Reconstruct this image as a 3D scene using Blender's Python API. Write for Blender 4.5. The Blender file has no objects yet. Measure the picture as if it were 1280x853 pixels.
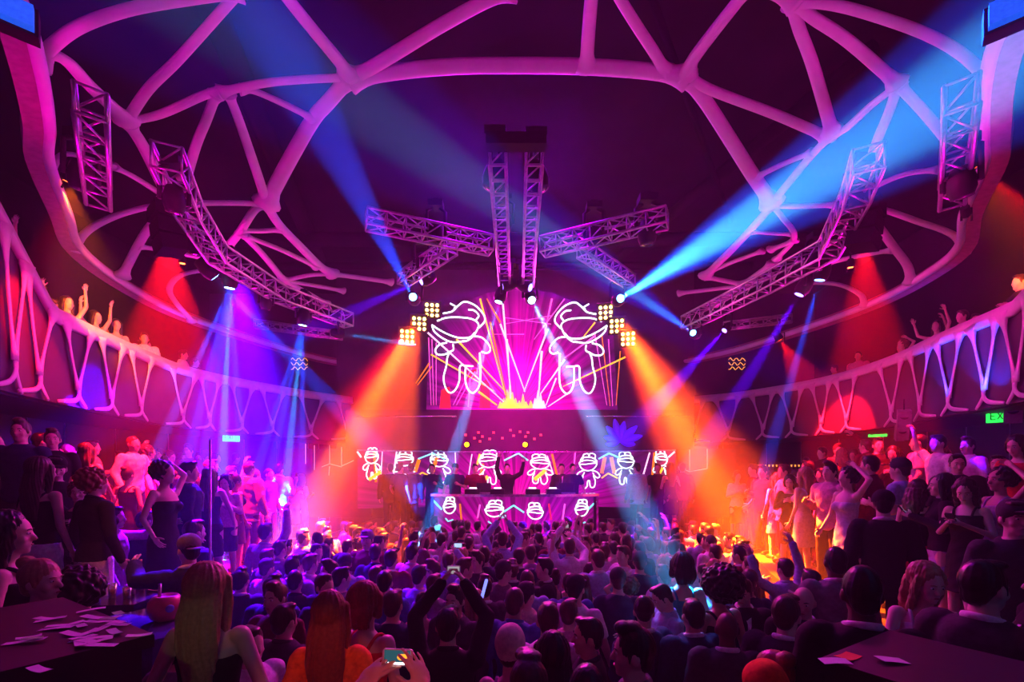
import bpy, math, random
import numpy as np
from mathutils import Vector, Matrix, noise as mnoise

C = bpy.context.scene.collection
SC = bpy.context.scene
PI = math.pi
R = math.radians
rng = random.Random(7)

# ------------------------------------------------------------------ camera, light, exposure
F, EYE, HOR = 580.0, 2.6, 595.0            # focal length in pixels of a 1280 px frame, eye height, horizon row
cam_data = bpy.data.cameras.new('camera')
cam_data.sensor_width = 36.0
cam_data.lens = F / 1280.0 * 36.0
cam_data.shift_y = (HOR - 426.5) / 1280.0
cam_data.clip_start = 0.05
cam = bpy.data.objects.new('camera', cam_data); C.objects.link(cam)
cam.location = (0, 0, EYE); cam.rotation_euler = (PI / 2, 0, 0)
SC.camera = cam
SC.view_settings.view_transform = 'Standard'
SC.view_settings.look = 'None'
SC.view_settings.gamma = 1.0
SC.view_settings.use_curve_mapping = False
SC.view_settings.exposure = 0.0
try:
    SC.cycles.use_denoising = True
    SC.cycles.max_bounces = 4
    SC.cycles.diffuse_bounces = 2
    SC.cycles.glossy_bounces = 2
    SC.cycles.transparent_max_bounces = 8
    SC.cycles.volume_bounces = 0
    SC.cycles.sample_clamp_indirect = 3.0
except Exception:
    pass
world = bpy.data.worlds.new('night'); SC.world = world
world.use_nodes = True
world.node_tree.nodes['Background'].inputs[0].default_value = (0.05, 0.0, 0.07, 1)
world.node_tree.nodes['Background'].inputs[1].default_value = 0.03
HAZE = 0.0075                               # thin smoke fills the whole hall
_vs = world.node_tree.nodes.new('ShaderNodeVolumeScatter')
_vs.inputs['Color'].default_value = (1, 1, 1, 1); _vs.inputs['Density'].default_value = HAZE; _vs.inputs['Anisotropy'].default_value = 0.0
world.node_tree.links.new(_vs.outputs['Volume'], world.node_tree.nodes['World Output'].inputs['Volume'])

def P(px, py, y):
    """the point at depth y that the photograph shows at column px, row py"""
    return Vector(((px - 640.0) * y / F, y, EYE - (py - HOR) * y / F))

def spot(a, b, angle, power, col, blend=0.25, radius=0.03, name='beam_light'):
    """a spotlight at a aimed at b; angle is the full cone in degrees"""
    a, b = Vector(a), Vector(b)
    l = bpy.data.lights.new(name, 'SPOT')
    l.energy = power; l.color = col; l.spot_size = R(angle); l.spot_blend = blend; l.shadow_soft_size = radius
    o = bpy.data.objects.new(name, l); C.objects.link(o)
    o.location = a; o.rotation_euler = (b - a).to_track_quat('-Z', 'Y').to_euler()
    return o

def area(loc, aim, size, power, col, size_y=None, spread=180):
    l = bpy.data.lights.new('added_wash_light', 'AREA')
    l.energy = power; l.color = col; l.size = size; l.spread = R(spread)
    if size_y:
        l.shape = 'RECTANGLE'; l.size_y = size_y
    o = bpy.data.objects.new('added_wash_light', l); C.objects.link(o)
    o.location = loc; o.rotation_euler = (Vector(aim) - Vector(loc)).to_track_quat('-Z', 'Y').to_euler()
    return o

DEEP = (0.0, 0.012, 1.0)
BLUE, CYAN, VIO = (0.0, 0.05, 1.0), (0.01, 0.30, 1.0), (0.08, 0.0, 1.0)
RED, ORANGE, MAG = (1.0, 0.004, 0.015), (1.0, 0.15, 0.0), (1.0, 0.02, 0.5)
# moving-head beams: (lamp, aim, cone, power, colour)
BEAMS = [
    (P(516, 371, 9.0), P(385, 120, 3.7), 5, 250000, BLUE),
    (P(776, 373, 9.0), P(1095, 175, 3.5), 9, 280000, BLUE),
    (P(866, 416, 10.0), P(432, 122, 4.0), 9, 90000, DEEP),
    (P(431, 418, 10.0), P(660, 452, 12.4), 5, 110000, CYAN),
    (P(623, 379, 9.3), P(566, 570, 9.2), 5, 420000, CYAN),
    (P(665, 376, 9.3), P(850, 740, 4.6), 4.5, 420000, CYAN),
    (P(525, 352, 9.0), P(390, 410, 8.2), 9, 90000, VIO),
    (P(626, 358, 9.2), P(540, 380, 8.8), 7, 30000, VIO),
    (P(664, 360, 9.2), P(720, 378, 8.8), 7, 30000, VIO),
    (P(270, 348, 7.6), P(395, 480, 9.0), 8, 130000, BLUE),
    (P(1024, 352, 7.8), P(955, 590, 8.6), 5, 160000, BLUE),
    (P(998, 370, 8.2), P(930, 480, 8.6), 9, 90000, VIO),
    (P(905, 414, 11.45), P(848, 476, 11.1), 10, 120000, VIO),
]
for fx, fy, d, aims in ((287, 362, 7.9, ((248, 520), (262, 530), (280, 530), (300, 530), (225, 500))),
                        (378, 408, 9.2, ((330, 560), (345, 560), (362, 560), (378, 560)))):
    for i, (ax, ay) in enumerate(aims):
        BEAMS.append((P(fx, fy, d), P(ax, ay, d + 0.3), 4 if i != 2 else 3.5, 330000 if i != 2 else 420000, CYAN if i == 2 else BLUE))
for a, b, ang, pw, col in BEAMS:
    spot(a, b, ang, pw, col)
# red down-lights along the gallery
for fx, fy, d, ax, ay, ang, pw in ((210, 293, 7.0, 212, 430, 44, 30000), (228, 330, 7.6, 235, 430, 30, 3000),
                                   (1080, 297, 7.2, 1085, 430, 36, 18000), (1063, 335, 7.6, 1062, 430, 28, 2000),
                                   (1219, 209, 5.6, 1275, 300, 40, 18000), (86, 228, 5.4, 68, 300, 28, 2000),
                                   (975, 425, 10.4, 1010, 480, 40, 9000)):
    spot(P(fx, fy, d), P(ax, ay, d + 0.2), ang, pw, RED, blend=0.35)
# blinder banks beside the screen
for fx, fy, ax, ay in ((522, 398, 388, 640), (773, 400, 912, 640)):
    spot(P(fx, fy, 10.2), P(ax, ay, 9.0), 11, 520000, ORANGE, blend=0.5, radius=0.12)
    spot(P(fx, fy, 10.2), P(ax, ay, 9.0), 34, 110000, RED, blend=0.9, radius=0.12)
# violet wash over the left of the hall, small cyan accents on the floor
spot(P(300, 345, 8.4), P(310, 620, 8.6), 46, 170000, VIO, blend=0.9, radius=0.1)
spot(P(632, 288, 8.0), P(622, 690, 6.6), 9, 14000, CYAN, radius=0.05)
spot(P(742, 306, 7.6), P(838, 745, 4.0), 10, 9000, CYAN, radius=0.05)
spot(P(742, 306, 7.6), P(915, 665, 6.6), 6, 9000, CYAN, radius=0.05)
for px, py, d in ((1168, 520, 8.0), (1215, 515, 7.2), (1236, 515, 6.9), (228, 540, 9.5)):
    spot(P(px, py, d - .35), P(px + 4, py - 70, d), 40, 250, BLUE, blend=0.6)
for fx, ax, ay, d in ((773, 880, 650, 8.6), (773, 930, 665, 7.4), (773, 990, 690, 6.2), (522, 440, 652, 8.4), (522, 395, 655, 8.2), (522, 490, 655, 8.2)):
    spot(P(fx, 400, 10.2), P(ax, ay, d), 14, 320000 if fx > 600 else 210000, (1.0, 0.08, 0.0), blend=0.9, radius=0.1)
# white-hot cores of the two strongest beams
spot(P(776, 373, 9.0), P(1095, 175, 3.6), 6.5, 650000, (0.05, 0.45, 1.0), blend=0.6)
spot(P(866, 416, 10.0), P(432, 122, 4.0), 4.5, 130000, (0.03, 0.5, 1.0), blend=0.6)
# added coloured spots, unseen behind the camera, that tint the nearest guests
spot((-0.9, -0.6, 4.0), (-1.47, 2.25, 1.75), 8, 22, (0.75, 0.9, 0.08), blend=1.0, name='added_accent_spot')
spot((-0.2, -0.6, 4.0), (-1.00, 2.55, 1.45), 10, 170, (1.0, 0.16, 0.05), blend=0.7, name='added_accent_spot')
spot((0.3, -0.6, 3.6), (-0.40, 1.75, 1.86), 9, 110, (1.0, 0.10, 0.04), blend=0.7, name='added_accent_spot')
spot(P(665, 376, 9.3), P(850, 740, 4.6), 3.2, 260000, (0.35, 0.65, 1.0), blend=0.7)
spot(P(300, 345, 8.4), P(270, 690, 5.4), 30, 45000, (0.10, 0.0, 1.0), blend=0.9, radius=0.1)
spot(P(300, 345, 8.4), P(400, 690, 5.8), 26, 25000, (0.16, 0.0, 1.0), blend=0.9, radius=0.1)
# orange lamps on the balcony guests
spot(P(86, 228, 5.4), P(120, 395, 7.6), 34, 5200, (1.0, 0.13, 0.0), blend=0.7)
spot(P(1219, 209, 5.6), P(1262, 330, 7.0), 34, 5200, (1.0, 0.10, 0.01), blend=0.7)
# magenta wash on the stage end
spot((0.1, 9.6, 6.6), (0.1, 13.2, 3.9), 70, 4500, (1.0, 0.0, 0.36), blend=0.9, radius=0.15)
# wash lights: added fill and rim lights over the crowd, magenta up-lights on the ceiling web
area((0, 8.0, 8.3), (0, 5.0, 0), 2.5, 260, (0.40, 0.0, 1.0), 1.5)
area((-1.0, -0.6, 5.6), (0, 5.5, 0.5), 3.0, 9, (1.0, 0.01, 0.42), 1.2)
area((0.1, 11.6, 7.0), (0, 4.0, 1.0), 4.0, 390, (0.9, 0.01, 0.5), 0.6, 100)
for wx, wy, tx, ty, pw in ((-5.9, 8.5, 0.0, 7.0, 270), (6.2, 8.5, 0.0, 7.0, 270), (-4.6, 4.6, 0.0, 5.0, 170), (4.8, 4.6, 0.0, 5.0, 170), (-5.0, 12.5, -1.0, 8.5, 200), (5.4, 12.5, 1.0, 8.5, 200), (0.0, -0.4, 0.0, 6.0, 300)):
    spot((wx, wy, 5.2 if wy > 7 else 4.4), (tx, ty, 7.9), 130, pw, (1.0, 0.0, 0.50), blend=0.8, radius=0.2, name='web_uplight')
for wx, wy, tx, ty, pw in ((-3.2, 6.8, -7.0, 8.2, 420), (3.6, 6.8, 7.6, 8.2, 420), (-2.6, 4.4, -6.2, 5.4, 340), (2.8, 4.4, 6.8, 5.4, 340)):
    spot((wx, wy, 5.6), (tx, ty, 4.5), 64, pw, (1.0, 0.0, 0.34), blend=0.8, radius=0.15, name='gallery_light')

# ------------------------------------------------------------------ helpers
MATS = {}
def mat(name, col, rough=0.6, metal=0.0, emit=0.0, ecol=None, var=0.18, scale=14.0, spec=0.4, bump=0.0):
    if name in MATS:
        return MATS[name]
    m = bpy.data.materials.new(name); m.use_nodes = True
    nt = m.node_tree; b = nt.nodes['Principled BSDF']
    tc = nt.nodes.new('ShaderNodeTexCoord'); nz = nt.nodes.new('ShaderNodeTexNoise')
    nz.inputs['Scale'].default_value = scale; nz.inputs['Detail'].default_value = 3
    nt.links.new(tc.outputs['Object'], nz.inputs['Vector'])
    rp = nt.nodes.new('ShaderNodeValToRGB')
    rp.color_ramp.elements[0].position = 0.3; rp.color_ramp.elements[1].position = 0.7
    lo = [max(0.0, c * (1 - var)) for c in col]; hi = [min(1.0, c * (1 + var)) for c in col]
    rp.color_ramp.elements[0].color = (*lo, 1); rp.color_ramp.elements[1].color = (*hi, 1)
    nt.links.new(nz.outputs['Fac'], rp.inputs['Fac']); nt.links.new(rp.outputs['Color'], b.inputs['Base Color'])
    b.inputs['Roughness'].default_value = rough; b.inputs['Metallic'].default_value = metal
    b.inputs['Specular IOR Level'].default_value = spec
    if bump:
        bp = nt.nodes.new('ShaderNodeBump'); bp.inputs['Strength'].default_value = bump; bp.inputs['Distance'].default_value = 0.01
        nt.links.new(nz.outputs['Fac'], bp.inputs['Height']); nt.links.new(bp.outputs['Normal'], b.inputs['Normal'])
    if emit:
        b.inputs['Emission Color'].default_value = (*(ecol or col), 1); b.inputs['Emission Strength'].default_value = emit
    MATS[name] = m
    return m

def frame_of(d):
    d = Vector(d).normalized()
    up = Vector((0, 0, 1)) if abs(d.z) < 0.95 else Vector((0, 1, 0))
    a = d.cross(up).normalized(); b = a.cross(d).normalized()
    return d, a, b

class MB:
    def __init__(s): s.v = []; s.f = []
    def add(s, vs, fs):
        n = len(s.v); s.v.extend([tuple(x) for x in vs]); s.f.extend([tuple(i + n for i in f) for f in fs]); return s
    def rings(s, rings, cap=True, closed=False):
        n = len(rings[0]); vs = [p for r in rings for p in r]; fs = []
        m = len(rings)
        for i in range(m if closed else m - 1):
            a, b = i * n, ((i + 1) % m) * n
            for k in range(n):
                k2 = (k + 1) % n
                fs.append((a + k, a + k2, b + k2, b + k))
        if cap and not closed:
            fs.append(tuple(range(n - 1, -1, -1))); fs.append(tuple((m - 1) * n + k for k in range(n)))
        return s.add(vs, fs)
    def box(s, c, size, M=None):
        c = Vector(c); M = M or Matrix.Identity(3)
        vs = [c + M @ Vector((x * size[0] / 2, y * size[1] / 2, z * size[2] / 2)) for x in (-1, 1) for y in (-1, 1) for z in (-1, 1)]
        return s.add(vs, [(0, 1, 3, 2), (4, 6, 7, 5), (0, 4, 5, 1), (2, 3, 7, 6), (0, 2, 6, 4), (1, 5, 7, 3)])
    def tube(s, pts, r, n=8, closed=False, flat=1.0, up=None):
        pts = [Vector(p) for p in pts]; m = len(pts)
        rr = r if hasattr(r, '__len__') else [r] * m
        rings = []; a = None
        for i, p in enumerate(pts):
            if closed: d = pts[(i + 1) % m] - pts[i - 1]
            else: d = pts[min(i + 1, m - 1)] - pts[max(i - 1, 0)]
            d = d.normalized()
            if up is not None:
                u = Vector(up[i] if hasattr(up, '__len__') and len(up) == m and not isinstance(up, Vector) else up)
                a = d.cross(u).normalized()
            elif a is None: a = frame_of(d)[1]
            else: a = (a - d * a.dot(d)).normalized()
            b = a.cross(d)
            rings.append([p + a * math.cos(2 * PI * k / n) * rr[i] + b * math.sin(2 * PI * k / n) * rr[i] * flat for k in range(n)])
        return s.rings(rings, closed=closed)
    def cap(s, p0, p1, r0, r1, n=12, e=1.0, ends=True):
        """tapered capsule (flat ended when ends is False); e squashes it along the second axis"""
        p0, p1 = Vector(p0), Vector(p1); d, a, b = frame_of(p1 - p0)
        prof = []
        if ends:
            for t in (80, 55, 28): prof.append((p0 - d * r0 * math.sin(R(t)), r0 * math.cos(R(t))))
        prof += [(p0, r0), (p0.lerp(p1, 0.5), (r0 + r1) / 2), (p1, r1)]
        if ends:
            for t in (28, 55, 80): prof.append((p1 + d * r1 * math.sin(R(t)), r1 * math.cos(R(t))))
        return s.rings([[c + a * math.cos(2 * PI * k / n) * q + b * math.sin(2 * PI * k / n) * q * e for k in range(n)] for c, q in prof])
    def ball(s, c, r, M=None, n=16, m=10):
        c = Vector(c); M = M or Matrix.Identity(3); r = r if hasattr(r, '__len__') else (r, r, r)
        rings = []
        for i in range(1, m):
            t = PI * i / m
            rings.append([c + M @ Vector((r[0] * math.sin(t) * math.cos(2 * PI * k / n), r[1] * math.sin(t) * math.sin(2 * PI * k / n), -r[2] * math.cos(t))) for k in range(n)])
        return s.rings(rings)
    def loft(s, prof, n=20, M=None, o=(0, 0, 0)):
        """rings (z, cx, cy, rx, ry) stacked along z"""
        M = M or Matrix.Identity(3); o = Vector(o)
        return s.rings([[o + M @ Vector((cx + rx * math.cos(2 * PI * k / n), cy + ry * math.sin(2 * PI * k / n), z)) for k in range(n)] for z, cx, cy, rx, ry in prof])
    def lathe(s, p, axis, prof, n=16):
        p = Vector(p); d, a, b = frame_of(axis)
        return s.rings([[p + d * h + a * math.cos(2 * PI * k / n) * q + b * math.sin(2 * PI * k / n) * q for k in range(n)] for h, q in prof])
    def strip(s, curve, lo, hi, t, inward):
        """upright wall along a curve; lo and hi are heights, t is the thickness away from inward"""
        rings = []
        for i, (x, y) in enumerate(curve):
            nx, ny = inward[i]
            l, h = (lo[i], hi[i]) if hasattr(lo, '__len__') else (lo, hi)
            rings.append([(x, y, l), (x - nx * t, y - ny * t, l), (x - nx * t, y - ny * t, h), (x, y, h)])
        return s.rings(rings)
    def prism(s, poly, z0, z1):
        n = len(poly)
        vs = [(x, y, z0) for x, y in poly] + [(x, y, z1) for x, y in poly]
        return s.add(vs, [tuple(range(n - 1, -1, -1)), tuple(range(n, 2 * n))] + [(i, (i + 1) % n, n + (i + 1) % n, n + i) for i in range(n)])
    def mesh(s, name):
        me = bpy.data.meshes.new(name); me.from_pydata(s.v, [], s.f); me.update(); return me
    def build(s, name, m, parent=None, smooth=True, loc=None):
        me = s.mesh(name)
        if smooth: me.polygons.foreach_set('use_smooth', [True] * len(me.polygons))
        o = bpy.data.objects.new(name, me); C.objects.link(o)
        me.materials.append(m)
        if loc is not None:
            o.location = loc
        if parent is not None: o.parent = parent
        return o

def tag(o, label=None, cat=None, group=None, kind=None):
    if label: o['label'] = label
    if cat: o['category'] = cat
    if group: o['group'] = group
    if kind: o['kind'] = kind
    return o
def empty(name, loc, label, cat, group=None, rz=0.0):
    o = bpy.data.objects.new(name, None); C.objects.link(o); o.location = loc; o.rotation_euler = (0, 0, rz)
    o.empty_display_size = 0.1
    return tag(o, label, cat, group)
KIDS = {}
def copy_tree(o, parent=None):
    c = o.copy(); C.objects.link(c)
    if parent is not None: c.parent = parent
    for ch in o.children: copy_tree(ch, c)
    return c

def spline(pts, n):
    pts = [Vector((*p, 0)) if len(p) == 2 else Vector(p) for p in pts]
    q = [pts[0] * 2 - pts[1]] + pts + [pts[-1] * 2 - pts[-2]]
    out = []
    segs = len(pts) - 1
    for i in range(n + 1):
        t = i / n * segs; k = min(int(t), segs - 1); u = t - k
        a, b, c, d = q[k:k + 4]
        out.append(0.5 * ((2 * b) + (c - a) * u + (2 * a - 5 * b + 4 * c - d) * u * u + (3 * b - a - 3 * c + d) * u ** 3))
    return out

# ------------------------------------------------------------------ materials of the place
M_black = mat('black_paint', (0.012, 0.010, 0.014), 0.7)
M_floor = mat('dark_floor', (0.03, 0.026, 0.034), 0.35, scale=3)
M_wall = mat('dark_wall_panel', (0.05, 0.04, 0.06), 0.5, scale=2, spec=0.15)
M_ceil = mat('dark_ceiling', (0.009, 0.007, 0.011), 0.85, scale=1.2, var=0.5, spec=0.04)
M_web = mat('white_plaster', (0.72, 0.68, 0.72), 0.5, scale=5, var=0.06)
M_ringback = mat('ring_outer_paint', (0.30, 0.10, 0.16), 0.6)
M_front = mat('gallery_panel', (0.075, 0.055, 0.085), 0.55, scale=1.5, spec=0.12)
M_alu = mat('aluminium', (0.50, 0.48, 0.52), 0.32, 0.85)
M_rig = mat('black_rig', (0.015, 0.014, 0.018), 0.5, spec=0.1)
M_gloss = mat('black_gloss', (0.02, 0.016, 0.024), 0.18)

# ------------------------------------------------------------------ shell
def struct(o): o['kind'] = 'structure'; return o
struct(MB().box((0, 7.25, -0.1), (21, 17.5, 0.2)).build('floor', M_floor, smooth=False))
struct(MB().box((0, 7.25, 8.9), (21, 17.5, 0.2)).build('ceiling', M_ceil, smooth=False))
struct(MB().box((-10.4, 7.25, 4.4), (0.2, 17.5, 9)).build('wall_left', M_ceil, smooth=False))
struct(MB().box((10.4, 7.25, 4.4), (0.2, 17.5, 9)).build('wall_right', M_ceil, smooth=False))
struct(MB().box((0, 15.9, 4.4), (21, 0.2, 9)).build('wall_back', M_wall, smooth=False))

LEFT = [(-4.6, 1.6), (-5.1, 3.2), (-5.75, 4.6), (-6.1, 5.6), (-6.4, 6.6), (-6.75, 8.2), (-6.95, 9.7), (-6.6, 11.0), (-5.7, 12.6), (-4.7, 13.9), (-4.2, 15.6)]
RIGHT = [(5.2, 1.6), (5.7, 3.2), (6.4, 4.8), (7.0, 6.3), (7.4, 8.05), (7.75, 9.35), (7.85, 10.9), (7.5, 12.2), (6.6, 13.6), (5.6, 14.4), (5.0, 15.6)]
def normals(c):
    out = []
    for i in range(len(c)):
        d = (c[min(i + 1, len(c) - 1)] - c[max(i - 1, 0)]).normalized()
        n = Vector((-d.y, d.x))
        if n.dot(Vector((0.2, 8.5)) - c[i].xy) < 0: n = -n
        out.append((n.x, n.y))
    return out
def arc_points(ctrl, n=90):
    c = [p for p in spline(ctrl, n)]
    return c, normals(c)
def rail_height(y, base):
    return base + min(1.6, max(0.0, 6.4 - y) * 0.9)

def gallery(ctrl, base, side, nodes, label):
    c, nr = arc_points(ctrl)
    root = empty('gallery', (c[40].x, c[40].y, 3.6), label, 'balcony')
    inv = lambda p: tuple(Vector(p) - root.location)
    def part(mb, name, m, smooth=False):
        mb.v = [inv(p) for p in mb.v]; return mb.build(name, m, root, smooth)
    hi = [rail_height(p.y, base) for p in c]
    cxy = [(p.x, p.y) for p in c]
    part(MB().strip(cxy, [3.62] * len(c), [h - 0.02 for h in hi], 0.12, nr), 'front_panel', M_front)
    # floor slab behind the front
    slab = MB()
    slab.rings([[(p.x - n[0] * 0.12, p.y - n[1] * 0.12, 3.6), (p.x - n[0] * 2.9, p.y - n[1] * 2.9, 3.6), (p.x - n[0] * 2.9, p.y - n[1] * 2.9, h - 1.0), (p.x - n[0] * 0.12, p.y - n[1] * 0.12, h - 1.0)] for p, n, h in zip(c, nr, hi)])
    part(slab, 'deck', M_black)
    rail = MB()
    rail.rings([[(p.x + n[0] * 0.07, p.y + n[1] * 0.07, h - 0.16), (p.x + n[0] * 0.02, p.y + n[1] * 0.02, h - 0.18), (p.x - n[0] * 0.22, p.y - n[1] * 0.22, h), (p.x - n[0] * 0.2, p.y - n[1] * 0.2, h + 0.03), (p.x + n[0] * 0.05, p.y + n[1] * 0.05, h + 0.03)] for p, n, h in zip(c, nr, hi)])
    part(rail, 'top_rail', M_web, True)
    # bone-like tracery, laid out by distance along the front and height
    s = [0.0]
    for i in range(1, len(c)): s.append(s[-1] + (c[i] - c[i - 1]).length)
    def at(u, v, off=0.05):
        u = max(0.0, min(s[-1] - 1e-4, u))
        k = max(j for j in range(len(s) - 1) if s[j] <= u); t = (u - s[k]) / (s[k + 1] - s[k])
        p = c[k].lerp(c[k + 1], t); n = Vector(nr[k]).lerp(Vector(nr[k + 1]), t); h = hi[k] * (1 - t) + hi[k + 1] * t
        return Vector((p.x + n.x * off, p.y + n.y * off, 3.62 + (h - 3.62) * v))
    tr = MB()
    def limb(pts, r0, rm, r1, steps=12):
        path = spline([(a, b, 0) for a, b in pts], steps)
        q = [at(p.x, p.y) for p in path]
        rr = []
        for i in range(steps + 1):
            t = i / steps
            rr.append(rm + (r0 - rm) * max(0, 1 - t * 3.0) ** 2 + (r1 - rm) * max(0, 1 - (1 - t) * 3.0) ** 2)
        ups = []
        for p in path:
            k = max(j for j in range(len(s) - 1) if s[j] <= max(0, min(s[-1] - 1e-4, p.x)))
            ups.append((nr[k][0], nr[k][1], 0))
        tr.tube(q, rr, 8, flat=0.45, up=ups)
    for i, (u, w) in enumerate(nodes):
        k = i % 2
        limb([(u, 0.2), (u - 0.16 * w, 0.55), (u - 0.30 * w, 0.93)], 0.06, 0.026, 0.13)
        limb([(u, 0.2), (u + 0.18 * w, 0.55), (u + 0.36 * w, 0.93)], 0.06, 0.026, 0.13)
        limb([(u, 0.26), (u + 0.02, 0.14), (u - 0.08, 0.06), (u - 0.5 * w, 0.015)], 0.05, 0.035, 0.022)
        limb([(u, 0.26), (u + 0.03, 0.12), (u + 0.22 * w, 0.0)], 0.05, 0.032, 0.022)
    for p0 in range(0, len(c) - 1): pass
    part(tr, 'tracery', M_web, True)
    # curved back wall under the gallery, with upright joints
    wall = MB().strip([(p.x - n[0] * 1.6, p.y - n[1] * 1.6) for p, n in zip(c, nr)], 0.0, 3.6, 0.15, nr).build('wall_' + side + '_lower', M_wall, None, False)
    struct(wall)
    j = MB(); u = 0.6
    while u < s[-1] - 0.5:
        p = at(u, 0, -1.58); j.tube([(p.x, p.y, 1.0), (p.x, p.y, 3.6)], 0.012, 5); u += 0.8
    tag(j.build('trim_1' if side == 'left' else 'trim_2', M_alu), kind='structure')
    return at, s

KL = [(.9, .9), (1.8, .9), (2.7, .9), (3.5, .85), (4.33, .6), (4.79, .8), (5.58, .85), (6.38, .85), (7.2, .95), (8.51, 1.0), (9.2, .7), (10.0, .8), (10.8, .9), (11.9, 1.0), (13.0, 1.0), (14.0, 1.0)]
KR = [(.9, .9), (1.8, .9), (2.7, .9), (3.6, .9), (4.4, .8), (5.17, .7), (5.75, .75), (6.5, .85), (7.3, .95), (8.26, 1.05), (9.67, .9), (10.4, .75), (11.2, .85), (12.0, .9), (13.0, 1.0), (14.0, 1.0)]
atL, sL = gallery(LEFT, 4.9, 'left', KL, 'pink lit bone-patterned balcony front along the left of the hall')
atR, sR = gallery(RIGHT, 5.02, 'right', KR, 'pink lit bone-patterned balcony front along the right of the hall')

# terraces either side of the dance floor, and the raised platform the picture is taken from
EDGE_L = [(-3.0, 2.75), (-3.2, 4.2), (-3.6, 6.0), (-4.3, 8.6), (-4.6, 11.6)]
EDGE_R = [(3.0, 2.75), (3.4, 4.6), (4.0, 7.0), (4.6, 9.0), (4.8, 11.6)]
TL, TR = 1.05, 1.05
def terrace(edge, sgn, z0, z1, off, name):
    e = [(p.x + sgn * off, p.y) for p in spline(edge, 24)]
    far = [(sgn * 8.6, e[-1][1]), (sgn * 8.6, e[0][1])]
    return struct(MB().prism(e + far, z0, z1).build(name, M_floor, None, False))
terrace(EDGE_L, -1, 0.0, TL, 0, 'floor_left_terrace')
terrace(EDGE_R, 1, 0.0, TR, 0, 'floor_right_terrace')
terrace(EDGE_L, -1, TL, TL + 0.42, 1.7, 'floor_left_upper_terrace')
terrace(EDGE_R, 1, TR, TR + 0.42, 1.9, 'floor_right_upper_terrace')
struct(MB().box((0, 0.6, 0.225), (17, 4.2, 0.45)).build('floor_platform', M_floor, None, False))

# ------------------------------------------------------------------ the rib web under the ceiling
def dome(x, y):
    return 6.0 + 1.7 * max(-0.25, 1 - ((x - 0.2) ** 2 + (y - 8.5) ** 2) / 47.0)
def on_dome(px, py):
    y0 = 2.0
    for i in range(700):
        y = y0 + i * 0.02
        p = P(px, py, y)
        if p.z >= dome(p.x, p.y): return p
    return P(px, py, 14)
web = MB()
def rib(pts, wpx, flare=1.9, f0=True, f1=True, steps=None):
    """one rib given by photograph points; wpx is its width there"""
    steps = steps or 6 * len(pts)
    q = [on_dome(*p) for p in pts]
    path = spline(q, steps)
    for p in path: p.z = p.z
    L = [0.0]
    for i in range(1, len(path)): L.append(L[-1] + (path[i] - path[i - 1]).length)
    rr = []
    for p, l in zip(path, L):
        r = 0.5 * wpx * p.y / F
        g = 3.2 * r
        k = 0.0
        if f0: k += max(0, 1 - l / g) ** 2
        if f1: k += max(0, 1 - (L[-1] - l) / g) ** 2
        rr.append(r * (1 + (flare - 1) * k))
    web.tube(path, rr, 12, flat=0.6, up=(0, 0, 1))
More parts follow.
